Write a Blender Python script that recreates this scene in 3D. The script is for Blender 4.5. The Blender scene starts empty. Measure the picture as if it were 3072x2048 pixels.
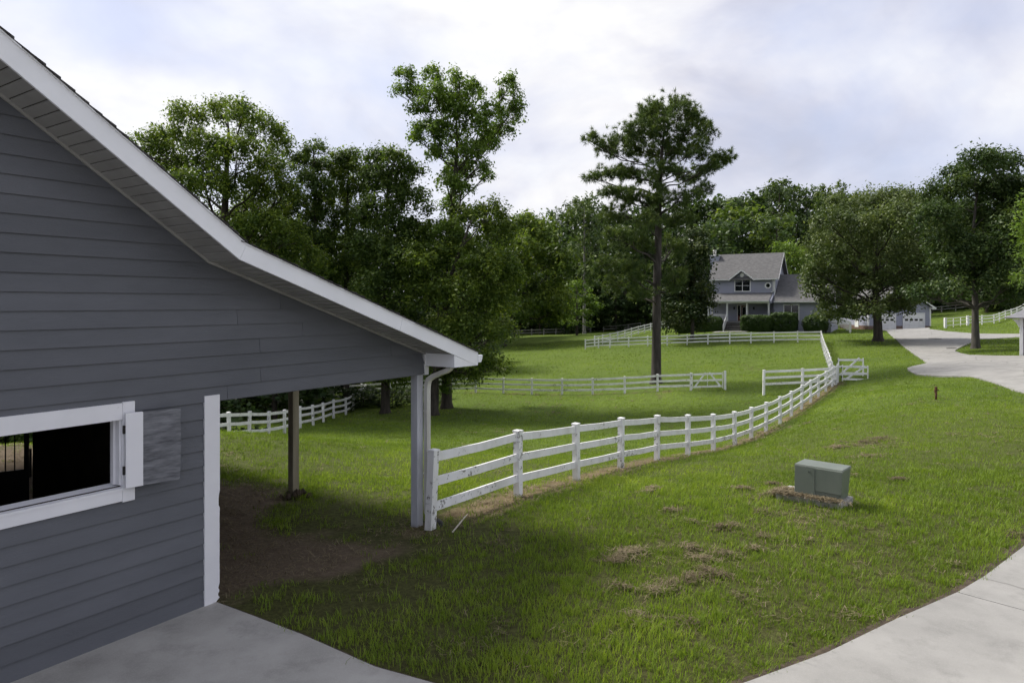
import bpy, bmesh, math, random
import numpy as np
from mathutils import Vector, Matrix

random.seed(7)
RNG = np.random.default_rng(7)
scene = bpy.context.scene
COL = scene.collection

# ------------------------------------------------------------------ camera
CAM_H = 3.48          # eye height above the stable-yard slab, metres
FPX = 2048.0          # focal length in photo pixels (24 mm on 36 mm, 3072 px wide)
HOR = 912.0           # photo row of the horizon
cam_data = bpy.data.cameras.new('camera')
cam_data.lens = 24.0
cam_data.sensor_width = 36.0
cam_data.shift_y = -(1024.0 - HOR) / 3072.0
cam_data.clip_start = 0.1
cam_data.clip_end = 3000.0
cam = bpy.data.objects.new('camera', cam_data)
COL.objects.link(cam)
cam.location = (0, 0, CAM_H)
cam.rotation_euler = (math.radians(90), 0, 0)
scene.camera = cam

# ------------------------------------------------------------------ sun and sky
SUN_EL = math.radians(48)
SUN_AZ = math.radians(-54)      # clockwise from +Y: the sun stands to the left, beyond the barn
sun_dir = Vector((math.sin(SUN_AZ) * math.cos(SUN_EL), math.cos(SUN_AZ) * math.cos(SUN_EL), math.sin(SUN_EL)))
sl = bpy.data.lights.new('sun', 'SUN')
sl.energy = 3.0
sl.angle = math.radians(16)
sl.color = (1.0, 0.95, 0.86)
so = bpy.data.objects.new('sun', sl)
COL.objects.link(so)
so.rotation_euler = sun_dir.to_track_quat('Z', 'Y').to_euler()

world = bpy.data.worlds.new('World')
scene.world = world
world.use_nodes = True
wt = world.node_tree
wt.nodes.clear()


def N(nt, kind, ins=None, **props):
    n = nt.nodes.new(kind)
    for k, v in props.items():
        setattr(n, k, v)
    for k, v in (ins or {}).items():
        s = n.inputs[k]
        if isinstance(v, bpy.types.NodeSocket):
            nt.links.new(v, s)
        else:
            s.default_value = v
    return n


def ramp(nt, fac, stops, interp='LINEAR'):
    n = nt.nodes.new('ShaderNodeValToRGB')
    n.color_ramp.interpolation = interp
    e = n.color_ramp.elements
    while len(e) < len(stops):
        e.new(0.5)
    for el, (p, c) in zip(e, stops):
        el.position = p
        el.color = c if len(c) == 4 else (*c, 1)
    nt.links.new(fac, n.inputs['Fac'])
    return n.outputs['Color']


def mixc(nt, fac, a, b, mode='MIX'):
    n = nt.nodes.new('ShaderNodeMix')
    n.data_type = 'RGBA'
    n.blend_type = mode
    for key, v in ((0, fac), (6, a), (7, b)):
        s = n.inputs[key]
        if isinstance(v, bpy.types.NodeSocket):
            nt.links.new(v, s)
        else:
            s.default_value = v if key == 0 else ((*v, 1) if len(v) == 3 else v)
    return n.outputs[2]


def math_n(nt, op, a, b=0.0, clamp=False):
    n = nt.nodes.new('ShaderNodeMath')
    n.operation = op
    n.use_clamp = clamp
    for i, v in enumerate((a, b)):
        if isinstance(v, bpy.types.NodeSocket):
            nt.links.new(v, n.inputs[i])
        else:
            n.inputs[i].default_value = v
    return n.outputs[0]


sky = N(wt, 'ShaderNodeTexSky')
sky.sky_type = 'NISHITA'
sky.sun_disc = False
sky.sun_elevation = SUN_EL
sky.sun_rotation = SUN_AZ
sky.air_density = 1.0
sky.dust_density = 1.5
tc = N(wt, 'ShaderNodeTexCoord')
sep = N(wt, 'ShaderNodeSeparateXYZ', {0: tc.outputs['Generated']})
mp = N(wt, 'ShaderNodeMapping', {'Vector': tc.outputs['Generated'], 'Location': (3.7, 0.1, 1.8), 'Scale': (1.0, 1.0, 1.7)})
nz1 = N(wt, 'ShaderNodeTexNoise', {'Vector': mp.outputs[0], 'Scale': 3.6, 'Detail': 10.0, 'Roughness': 0.52, 'Distortion': 0.35})
nz2 = N(wt, 'ShaderNodeTexNoise', {'Vector': mp.outputs[0], 'Scale': 1.8, 'Detail': 6.0, 'Roughness': 0.5, 'Distortion': 0.3})
cover = ramp(wt, nz2.outputs['Fac'], [(0.40, (0.30, 0.30, 0.30)), (0.56, (1, 1, 1))])
cloud = ramp(wt, math_n(wt, 'ADD', math_n(wt, 'MULTIPLY', nz1.outputs['Fac'], 0.6), math_n(wt, 'MULTIPLY', nz2.outputs['Fac'], 0.4)), [(0.40, (2.75, 2.8, 3.3)), (0.465, (3.5, 3.5, 3.95)), (0.525, (4.3, 4.3, 4.65)), (0.60, (5.1, 5.1, 5.15))])
skyc = mixc(wt, 0.75, sky.outputs[0], (3.35, 3.6, 4.75))
skymix = mixc(wt, cover, skyc, cloud)
bg = N(wt, 'ShaderNodeBackground', {'Color': skymix, 'Strength': 0.1})
wo = N(wt, 'ShaderNodeOutputWorld', {'Surface': bg.outputs[0]})

vs = scene.view_settings
vs.view_transform = 'Standard'
vs.look = 'None'
vs.exposure = 1.0
vs.gamma = 1.0
vs.use_curve_mapping = False
scene.render.engine = 'CYCLES'
scene.cycles.use_denoising = True
scene.cycles.max_bounces = 4
scene.cycles.diffuse_bounces = 2
scene.cycles.glossy_bounces = 2
scene.cycles.transmission_bounces = 2
scene.cycles.use_adaptive_sampling = True
scene.cycles.adaptive_threshold = 0.03


# ------------------------------------------------------------------ materials
def new_mat(name):
    m = bpy.data.materials.new(name)
    m.use_nodes = True
    nt = m.node_tree
    b = nt.nodes['Principled BSDF']
    return m, nt, b


def link_bump(nt, b, height, strength=0.3, dist=0.01):
    bp = N(nt, 'ShaderNodeBump', {'Height': height, 'Strength': strength, 'Distance': dist})
    nt.links.new(bp.outputs[0], b.inputs['Normal'])


def coords(nt, scale=(1, 1, 1), kind='Object'):
    t = N(nt, 'ShaderNodeTexCoord')
    return N(nt, 'ShaderNodeMapping', {'Vector': t.outputs[kind], 'Scale': scale}).outputs[0]


def noise(nt, vec, scale, detail=4.0, rough=0.55):
    return N(nt, 'ShaderNodeTexNoise', {'Vector': vec, 'Scale': scale, 'Detail': detail, 'Roughness': rough}).outputs['Fac']


MAT = {}


def simple(key, c1, c2, scale=4.0, rough=0.6, stretch=(1, 1, 1), bump=0.15, bscale=None, spec=0.3, rand=0.0, metal=0.0):
    m, nt, b = new_mat(key)
    v = coords(nt, stretch)
    f = noise(nt, v, scale, 6.0)
    col = mixc(nt, ramp(nt, f, [(0.3, (0, 0, 0)), (0.7, (1, 1, 1))]), c1, c2)
    if rand:
        oi = N(nt, 'ShaderNodeObjectInfo')
        val = math_n(nt, 'ADD', math_n(nt, 'MULTIPLY', oi.outputs['Random'], rand), 1 - rand / 2)
        hs = N(nt, 'ShaderNodeHueSaturation', {'Color': col, 'Value': val})
        col = hs.outputs[0]
    nt.links.new(col, b.inputs['Base Color'])
    b.inputs['Roughness'].default_value = rough
    b.inputs['Specular IOR Level'].default_value = spec
    b.inputs['Metallic'].default_value = metal
    if bump:
        link_bump(nt, b, noise(nt, v, bscale or scale * 8, 5.0), bump, 0.01)
    MAT[key] = m
    return m


simple('siding', (0.097, 0.102, 0.116), (0.122, 0.127, 0.144), 1.3, 0.6, (0.6, 1, 2.0), 0.35, 55, rand=0.16)
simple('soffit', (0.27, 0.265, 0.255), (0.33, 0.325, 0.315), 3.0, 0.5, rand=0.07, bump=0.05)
simple('shingle', (0.028, 0.027, 0.028), (0.07, 0.066, 0.064), 30, 0.9, bump=0.5, rand=0.4)
simple('post_wood', (0.20, 0.175, 0.125), (0.32, 0.29, 0.22), 6, 0.75, (1, 1, 0.12), 0.3)
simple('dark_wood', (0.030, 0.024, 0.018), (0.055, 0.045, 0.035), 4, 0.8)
simple('plywood', (0.075, 0.077, 0.086), (0.215, 0.220, 0.238), 11.0, 0.9, (0.5, 1, 2.6), 0.15)
simple('iron', (0.008, 0.008, 0.009), (0.016, 0.015, 0.014), 10, 0.5, bump=0)
simple('gutter_metal', (0.42, 0.41, 0.37), (0.60, 0.60, 0.57), 5, 0.4, (1, 1, 0.3), 0.05)
simple('black_plastic', (0.012, 0.012, 0.013), (0.02, 0.02, 0.02), 20, 0.6)
simple('cabinet', (0.112, 0.132, 0.113), (0.140, 0.160, 0.138), 2.5, 0.42, (1, 1, 0.4), 0.06, 60, 0.5)
simple('rust', (0.060, 0.026, 0.014), (0.11, 0.055, 0.028), 18, 0.85, bump=0.5)
simple('stick', (0.35, 0.31, 0.25), (0.50, 0.47, 0.40), 20, 0.8)
simple('house_white', (0.62, 0.62, 0.62), (0.74, 0.74, 0.74), 2, 0.5, bump=0)
simple('house_roof', (0.080, 0.079, 0.081), (0.135, 0.133, 0.134), 2.2, 0.9, (1.2, 1, 3.5), 0.4, 12)
simple('door_red', (0.10, 0.022, 0.018), (0.13, 0.03, 0.02), 3, 0.4, bump=0)
simple('step_wood', (0.16, 0.155, 0.15), (0.24, 0.235, 0.23), 6, 0.7)
simple('post_paint', (0.40, 0.41, 0.45), (0.52, 0.53, 0.57), 4, 0.6, (1, 1, 0.3), 0.1)
simple('tar', (0.035, 0.034, 0.033), (0.07, 0.068, 0.065), 12, 0.85)
simple('metal_roof', (0.16, 0.16, 0.175), (0.23, 0.23, 0.245), 4, 0.5)

# white painted timber with chips of bare, blackened wood
m, nt, b = new_mat('white_paint')
v = coords(nt, (1, 1, 1))
chip = ramp(nt, noise(nt, coords(nt, (3, 3, 22)), 2.2, 8, 0.7), [(0.70, (0, 0, 0)), (0.72, (1, 1, 1))])
base = mixc(nt, noise(nt, v, 3.0, 5), (0.66, 0.66, 0.69), (0.80, 0.80, 0.83))
nt.links.new(mixc(nt, chip, base, (0.10, 0.09, 0.08)), b.inputs['Base Color'])
b.inputs['Roughness'].default_value = 0.5
link_bump(nt, b, noise(nt, coords(nt, (2, 2, 20)), 6, 6), 0.25, 0.004)
MAT['white_paint'] = m
# cleaner painted metal of the rake boards
simple('fascia', (0.76, 0.77, 0.80), (0.83, 0.84, 0.87), 1.6, 0.4, bump=0.04)

# vinyl fence: white with grey-green mildew and dark streaks
m, nt, b = new_mat('vinyl')
geo = N(nt, 'ShaderNodeNewGeometry')
oi = N(nt, 'ShaderNodeObjectInfo')
pv = N(nt, 'ShaderNodeMapping', {'Vector': geo.outputs['Position'], 'Scale': (1, 1, 0.35)}).outputs[0]
w4 = N(nt, 'ShaderNodeTexNoise', {'Vector': pv, 'Scale': 2.6, 'Detail': 7.0, 'Roughness': 0.62}).outputs['Fac']
film = ramp(nt, w4, [(0.42, (0, 0, 0)), (0.75, (0.55, 0.55, 0.55))])
base = mixc(nt, film, (0.78, 0.78, 0.79), (0.47, 0.47, 0.42))
sp = N(nt, 'ShaderNodeTexNoise', {'Vector': geo.outputs['Position'], 'Scale': 9.0, 'Detail': 8.0, 'Roughness': 0.75}).outputs['Fac']
sp2 = N(nt, 'ShaderNodeTexNoise', {'Vector': geo.outputs['Position'], 'Scale': 0.9, 'Detail': 2.0}).outputs['Fac']
thr = math_n(nt, 'MULTIPLY', sp, math_n(nt, 'ADD', math_n(nt, 'MULTIPLY', sp2, 0.75), 0.62))
att = N(nt, 'ShaderNodeAttribute', attribute_name='grime')
thr = math_n(nt, 'ADD', thr, math_n(nt, 'MULTIPLY', att.outputs['Fac'], 0.085))
spot = ramp(nt, thr, [(0.635, (0, 0, 0)), (0.68, (0.85, 0.85, 0.85))])
nt.links.new(mixc(nt, spot, base, (0.07, 0.065, 0.05)), b.inputs['Base Color'])
b.inputs['Roughness'].default_value = 0.45
MAT['vinyl'] = m

# old unpainted / greyed fence timber in the woods
simple('grey_fence', (0.17, 0.165, 0.15), (0.30, 0.295, 0.28), 5, 0.8, (1, 1, 4))

# concrete
for key, a, c in (('concrete', (0.200, 0.196, 0.187), (0.268, 0.262, 0.250)), ('concrete_old', (0.245, 0.237, 0.220), (0.365, 0.354, 0.332))):
    m, nt, b = new_mat(key)
    v = coords(nt, (1, 1, 1))
    f1 = ramp(nt, noise(nt, v, 0.9, 7, 0.62), [(0.34, (0, 0, 0)), (0.62, (1, 1, 1))])
    col = mixc(nt, f1, a, c)
    stain = ramp(nt, noise(nt, v, 2.4, 8, 0.7), [(0.52, (0, 0, 0)), (0.74, (0.5, 0.5, 0.5))])
    col = mixc(nt, stain, col, tuple(x * 0.55 for x in a))
    grit = noise(nt, v, 90, 3, 0.7)
    col = mixc(nt, ramp(nt, grit, [(0.45, (0, 0, 0)), (0.75, (0.35, 0.35, 0.35))]), col, tuple(x * 1.25 for x in c))
    # hairline cracks
    vn = N(nt, 'ShaderNodeTexVoronoi', {'Vector': mixc(nt, 0.25, v, N(nt, 'ShaderNodeTexNoise', {'Vector': v, 'Scale': 1.5}).outputs['Color']), 'Scale': 0.22})
    vn.feature = 'DISTANCE_TO_EDGE'
    crack = ramp(nt, vn.outputs['Distance'], [(0.0, (0.7, 0.7, 0.7)), (0.006, (0, 0, 0))])
    if key == 'concrete':
        col = mixc(nt, crack, col, (0.09, 0.085, 0.08))
    nt.links.new(col, b.inputs['Base Color'])
    b.inputs['Roughness'].default_value = 0.85
    link_bump(nt, b, grit, 0.25, 0.004)
    MAT[key] = m

# house lap siding (courses about 4 photo pixels high: relief by bump only)
m, nt, b = new_mat('house_siding')
t = N(nt, 'ShaderNodeTexCoord')
s = N(nt, 'ShaderNodeSeparateXYZ', {0: t.outputs['Object']})
saw = math_n(nt, 'FRACT', math_n(nt, 'DIVIDE', s.outputs['Z'], 0.18))
col = mixc(nt, noise(nt, t.outputs['Object'], 0.6, 4), (0.235, 0.247, 0.310), (0.285, 0.297, 0.365))
nt.links.new(col, b.inputs['Base Color'])
b.inputs['Roughness'].default_value = 0.6
link_bump(nt, b, math_n(nt, 'SUBTRACT', 1.0, saw), 0.9, 0.03)
MAT['house_siding'] = m
# brick foundation (bricks under 2 photo pixels: pattern by material)
m, nt, b = new_mat('brick_base')
br = N(nt, 'ShaderNodeTexBrick', {'Vector': coords(nt), 'Color1': (0.10, 0.055, 0.042, 1), 'Color2': (0.15, 0.085, 0.065, 1), 'Mortar': (0.25, 0.22, 0.2, 1), 'Scale': 4.0})
nt.links.new(br.outputs['Color'], b.inputs['Base Color'])
MAT['brick_base'] = m
# glass
m, nt, b = new_mat('glass')
b.inputs['Base Color'].default_value = (0.012, 0.014, 0.016, 1)
b.inputs['Roughness'].default_value = 0.06
b.inputs['Specular IOR Level'].default_value = 0.6
MAT['glass'] = m
# screens of the porch: dark fly mesh
m, nt, b = new_mat('petal')
b.inputs['Base Color'].default_value = (0.8, 0.79, 0.74, 1)
MAT['petal'] = m


def leafmat(key, dark, mid, light, trans=0.3, rough=0.5, spec=0.25):
    m, nt, b = new_mat(key)
    a = N(nt, 'ShaderNodeAttribute', attribute_name='tint')
    col = ramp(nt, a.outputs['Fac'], [(0.0, dark), (0.5, mid), (1.0, light)])
    nt.links.new(col, b.inputs['Base Color'])
    b.inputs['Roughness'].default_value = rough
    b.inputs['Specular IOR Level'].default_value = spec
    tr = N(nt, 'ShaderNodeBsdfTranslucent', {'Color': mixc(nt, 1.0, col, (1.0, 1.0, 0.55), 'MULTIPLY')})
    mx = N(nt, 'ShaderNodeMixShader', {0: trans, 1: b.outputs[0], 2: tr.outputs[0]})
    out = nt.nodes['Material Output']
    nt.links.new(mx.outputs[0], out.inputs['Surface'])
    MAT[key] = m
    return m


leafmat('leaf_oak', (0.034, 0.062, 0.013), (0.095, 0.152, 0.025), (0.225, 0.290, 0.042), 0.48)
leafmat('leaf_bright', (0.055, 0.100, 0.020), (0.120, 0.198, 0.034), (0.215, 0.305, 0.055), 0.48)
leafmat('leaf_deep', (0.028, 0.054, 0.014), (0.072, 0.122, 0.026), (0.165, 0.230, 0.042), 0.45)
leafmat('leaf_olive', (0.034, 0.054, 0.016), (0.082, 0.120, 0.034), (0.180, 0.220, 0.076), 0.36, 0.5, 0.3)
leafmat('leaf_dark', (0.020, 0.040, 0.013), (0.050, 0.088, 0.024), (0.120, 0.165, 0.042), 0.36)  # darker, more neutral leaf green of the grass-island tree
leafmat('leaf_wood', (0.020, 0.040, 0.013), (0.052, 0.092, 0.025), (0.120, 0.172, 0.040), 0.36)
leafmat('needle', (0.030, 0.056, 0.019), (0.074, 0.118, 0.032), (0.155, 0.205, 0.048), 0.3)
leafmat('magnolia_leaf', (0.012, 0.026, 0.008), (0.028, 0.050, 0.014), (0.090, 0.110, 0.022), 0.15, 0.55, 0.2)
leafmat('hedge_leaf', (0.016, 0.034, 0.009), (0.036, 0.070, 0.015), (0.075, 0.125, 0.022), 0.2)
leafmat('blade', (0.082, 0.108, 0.020), (0.166, 0.258, 0.025), (0.310, 0.395, 0.058), 0.5, 0.5)
leafmat('straw', (0.058, 0.046, 0.029), (0.150, 0.120, 0.076), (0.300, 0.255, 0.165), 0.15, 0.8, 0.1)

for key, a, c in (('bark', (0.026, 0.022, 0.018), (0.070, 0.060, 0.050)), ('bark_pine', (0.026, 0.022, 0.020), (0.080, 0.070, 0.064)), ('bark_grey', (0.040, 0.036, 0.031), (0.100, 0.092, 0.080)), ('bark_pale', (0.12, 0.115, 0.105), (0.23, 0.22, 0.205))):
    simple(key, a, c, 5.0, 0.95, (1, 1, 0.22), 0.8, 14)

# ------------------------------------------------------------------ numeric helpers
def vnoise(x, y, scale, seed):
    r = np.random.default_rng(seed).random((64, 64))
    fx, fy = np.asarray(x) * scale + 1000.3, np.asarray(y) * scale + 1000.7
    ix, iy = np.floor(fx).astype(int), np.floor(fy).astype(int)
    tx, ty = fx - ix, fy - iy
    tx, ty = tx * tx * (3 - 2 * tx), ty * ty * (3 - 2 * ty)
    g = lambda i, j: r[i % 64, j % 64]
    return (g(ix, iy) * (1 - tx) + g(ix + 1, iy) * tx) * (1 - ty) + (g(ix, iy + 1) * (1 - tx) + g(ix + 1, iy + 1) * tx) * ty


def fbm(x, y, scale, seed, oct=4):
    s, a, t = 0, 1.0, 0
    for k in range(oct):
        s = s + a * vnoise(x, y, scale * 2 ** k, seed + k)
        t += a
        a *= 0.55
    return s / t


def at(u, v, Y):
    """photo pixel + distance from the camera plane -> world point"""
    return Vector(((u - 1536) / FPX * Y, Y, CAM_H - (v - HOR) / FPX * Y))


# ------------------------------------------------------------------ terrain heights
FENCE_NEAR = [(-1.23, 10.70, 1.21), (0.11, 12.71, 1.14), (1.38, 14.77, 0.91), (2.69, 16.81, 0.69), (4.01, 18.84, 0.42), (5.37, 20.84, 0.11),
              (6.73, 22.84, -0.19), (8.09, 24.84, -0.42), (9.42, 26.86, -0.57), (10.76, 28.88, -0.66), (12.12, 30.88, -0.69), (13.46, 32.89, -0.70),
              (14.82, 34.89, -0.65), (16.15, 36.92, -0.60), (17.48, 38.94, -0.57), (18.83, 40.95, -0.53), (20.16, 42.97, -0.49), (21.45, 44.95, -0.46)]
POST_H = 1.24


def px(u, v, Y):
    p = at(u, v, Y)
    return (p.x, p.y, p.z)


CTRL = [(x, y, z - POST_H) for x, y, z in FENCE_NEAR[1:]] + [(-1.23, 10.7, -0.03)]
# mid fence (photo u, base v, distance)
MID = [(2073, 1171, 47.5), (1972.6, 1174, 48.6), (1873.7, 1179.6, 49.7), (1778, 1182.8, 50.7), (1686, 1183.7, 51.7), (1595.4, 1182.4, 52.6), (1510, 1180, 53.5),
       (1427, 1177, 54.5), (1340, 1178, 55.6), (1255, 1182, 56.4), (1170, 1189, 56.6), (1085, 1196, 56.2), (1000, 1202, 55.3), (912, 1208, 54.3)]
CTRL += [px(*p) for p in MID]
LEFTF = [(-12.0, 24.1, -1.75), (-12.0, 26.5, -2.0), (-12.0, 28.9, -2.32), (-12.02, 31.3, -2.67), (-12.0, 33.7, -3.05), (-12.0, 36.0, -3.32), (-11.93, 38.4, -3.51),
         (-11.92, 40.8, -3.78), (-11.97, 43.2, -3.99), (-11.94, 45.7, -4.14), (-11.72, 48.1, -4.33), (-11.75, 50.5, -4.38), (-11.7, 53.0, -4.28)]
CTRL += LEFTF
FARF = [(1756, 1047.4, 84.5), (1795.7, 1044, 83.6), (1830, 1043, 82.9), (1886, 1041, 82.0), (1943, 1039, 81.0), (2001.5, 1036.5, 80.1), (2062, 1035, 79.2), (2124, 1032.5, 78.2),
        (2189.3, 1031, 77.2), (2252.8, 1029.5, 76.2), (2322, 1028, 75.2), (2392.6, 1027, 74.1), (2463, 1026.5, 73.0)]
CTRL += [px(*p) for p in FARF]
BACKF = [(1784, 1037, 86.0), (1808, 1032, 88.0), (1830, 1027, 90.2), (1853, 1021.5, 92.5), (1874.8, 1015.5, 94.8), (1894.5, 1009.5, 97.2), (1915, 1003.5, 99.6), (1933.4, 998.5, 102.0), (1952, 993.6, 104.4), (1987.5, 987, 106.0), (2004.7, 986, 106.3), (2021, 985, 106.6)]
CTRL += [px(*p) for p in BACKF]
CTRL += [px(2836, 982.7, 85), px(2905, 976, 87), px(2982, 971, 90), px(3016, 958, 94), px(3051, 947, 98), px(2825, 938, 122), px(2900, 930, 124)]
CTRL += [px(2750, 988, 91.5), px(2640, 989, 92), px(2919, 1000.5, 80), px(2635, 1024, 70), px(2928, 1045.5, 57), px(3063, 1068, 47), px(2996, 1068, 48.5),
         px(2722, 1105, 46), px(2908, 1130.6, 38), px(3072, 1181, 30), px(2726, 1050.7, 61), px(2808, 1198, 28.5),
         px(2165, 999, 86), px(2330, 997, 86), px(2546, 993, 88), px(2470, 1000, 84), px(1700, 999, 135), px(1850, 994, 135), px(1595, 1006, 125), px(1511, 1034, 100)]
CTRL += [px(2470, 1515, 11.8), (7.3, 9.74, 0.0), (5.34, 8.19, 0.0), (2.2, 6.3, 0.0), (-3.4, 7.85, 0.0), (-1.0, 6.3, 0.0), (-1.5, 10.8, -0.08), (-4.0, 12.6, -0.10),
         (-8.6, 20.5, -0.36), (-5.0, 20.5, -0.75), (-6.0, 15.0, -0.1), (-1.5, 16.5, -0.55), (-9.0, 14.0, 0.0), (-12.0, 10.0, 0.0), (-14, 16, 0.0), (-10, 4, 0), (0, 0, 0), (5, 2, 0.0), (10, 4, 0.05),
         (14, 17, -0.15), (10, 16, -0.2), (7, 14.5, -0.15), (30, 30, 0.0), (12, 24, -0.55), (22, 26, -0.2), (17, 33, -0.95), (40, 45, 0.3)]
CTRL += [(-60, -60, 0), (60, -60, 0), (0, -60, 0), (-60, 10, -1.5), (80, 20, 1.5), (-40, 30, -3), (-40, 60, -5), (-80, 80, -6), (-25, 75, -4.5), (-30, 110, -4), (-60, 160, -2), (0, 90, -3.0),
         (10, 170, 0), (60, 140, 4), (90, 110, 6), (100, 60, 4), (120, 170, 9), (60, 220, 10), (-20, 240, 4), (-120, 240, 0), (150, 240, 12), (160, 0, 3), (-150, 0, -3)]
CP = np.array(CTRL, float)
_n = len(CP)


def _phi(r2):
    return np.where(r2 > 1e-12, 0.5 * r2 * np.log(np.maximum(r2, 1e-12)), 0.0)


SC = 50.0
_P = CP[:, :2] / SC
_K = _phi(((_P[:, None] - _P[None]) ** 2).sum(-1)) + np.eye(_n) * 2e-5
_Q = np.hstack([np.ones((_n, 1)), _P])
_A = np.block([[_K, _Q], [_Q.T, np.zeros((3, 3))]])
_W = np.linalg.solve(_A, np.concatenate([CP[:, 2], np.zeros(3)]))


def ground(x, y):
    x = np.clip(np.atleast_1d(np.asarray(x, float)), -160, 170)
    y = np.clip(np.atleast_1d(np.asarray(y, float)), -70, 250)
    sh = x.shape
    q = np.stack([x.ravel(), y.ravel()], -1) / SC
    out = np.empty(len(q))
    for i in range(0, len(q), 20000):
        c = q[i:i + 20000]
        out[i:i + 20000] = _phi(((c[:, None] - _P[None]) ** 2).sum(-1)) @ _W[:_n] + _W[_n] + c @ _W[_n + 1:]
    return out.reshape(sh)


def gz(x, y):
    return float(ground(x, y)[0])


def hit(u, v, y0=4.0, y1=200.0):
    """where the line of sight through a photo pixel meets the ground"""
    Y = np.concatenate([np.arange(y0, 60, 0.05), np.arange(60, y1, 0.2)])
    X = (u - 1536) / FPX * Y
    Z = CAM_H - (v - HOR) / FPX * Y
    below = Z < ground(X, Y)
    i = int(np.argmax(below)) if below.any() else len(Y) - 1
    return Vector((X[i], Y[i], gz(X[i], Y[i])))


def in_poly(x, y, poly):
    x, y = np.asarray(x), np.asarray(y)
    c = np.zeros(x.shape, bool)
    n = len(poly)
    for i in range(n):
        x1, y1 = poly[i][:2]
        x2, y2 = poly[(i + 1) % n][:2]
        if y1 == y2:
            continue
        c ^= ((y1 > y) != (y2 > y)) & (x < (x2 - x1) * (y - y1) / (y2 - y1) + x1)
    return c


def poly_dist(x, y, poly, closed=True):
    x, y = np.asarray(x, float), np.asarray(y, float)
    d = np.full(x.shape, 1e9)
    n = len(poly)
    for i in range(n if closed else n - 1):
        ax, ay = poly[i][:2]
        bx, by = poly[(i + 1) % n][:2]
        dx, dy = bx - ax, by - ay
        L = dx * dx + dy * dy + 1e-12
        t = np.clip(((x - ax) * dx + (y - ay) * dy) / L, 0, 1)
        d = np.minimum(d, np.hypot(x - ax - t * dx, y - ay - t * dy))
    return d


# ------------------------------------------------------------------ object helpers
def tag(o, label=None, cat=None, group=None, kind=None):
    if label: o['label'] = label
    if cat: o['category'] = cat
    if group: o['group'] = group
    if kind: o['kind'] = kind
    return o


def empty(name, loc=(0, 0, 0), rz=0.0, label=None, cat=None, group=None):
    o = bpy.data.objects.new(name, None)
    o.empty_display_size = 0.3
    COL.objects.link(o)
    o.location = loc
    o.rotation_euler = (0, 0, rz)
    return tag(o, label, cat, group)


def link_mesh(name, me, mat, parent=None, smooth=False):
    if mat is not None:
        for mm in (mat if isinstance(mat, (list, tuple)) else [mat]):
            me.materials.append(MAT[mm] if isinstance(mm, str) else mm)
    if smooth:
        me.polygons.foreach_set('use_smooth', np.ones(len(me.polygons), bool))
    o = bpy.data.objects.new(name, me)
    COL.objects.link(o)
    if parent is not None:
        o.parent = parent
    return o


def arr_mesh(name, V, F, tint=None, mats=None):
    """mesh from numpy arrays; F has a fixed number of corners per face"""
    me = bpy.data.meshes.new(name)
    V = np.asarray(V, np.float32)
    F = np.asarray(F, np.int32)
    k = F.shape[1]
    me.vertices.add(len(V))
    me.vertices.foreach_set('co', V.ravel())
    me.loops.add(F.size)
    me.loops.foreach_set('vertex_index', F.ravel())
    me.polygons.add(len(F))
    me.polygons.foreach_set('loop_start', np.arange(0, F.size, k, dtype=np.int32))
    if mats is not None:
        me.polygons.foreach_set('material_index', np.asarray(mats, np.int32))
    me.update(calc_edges=True)
    if tint is not None:
        a = me.attributes.new('tint', 'FLOAT', 'POINT')
        a.data.foreach_set('value', np.asarray(tint, np.float32))
    return me


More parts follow.
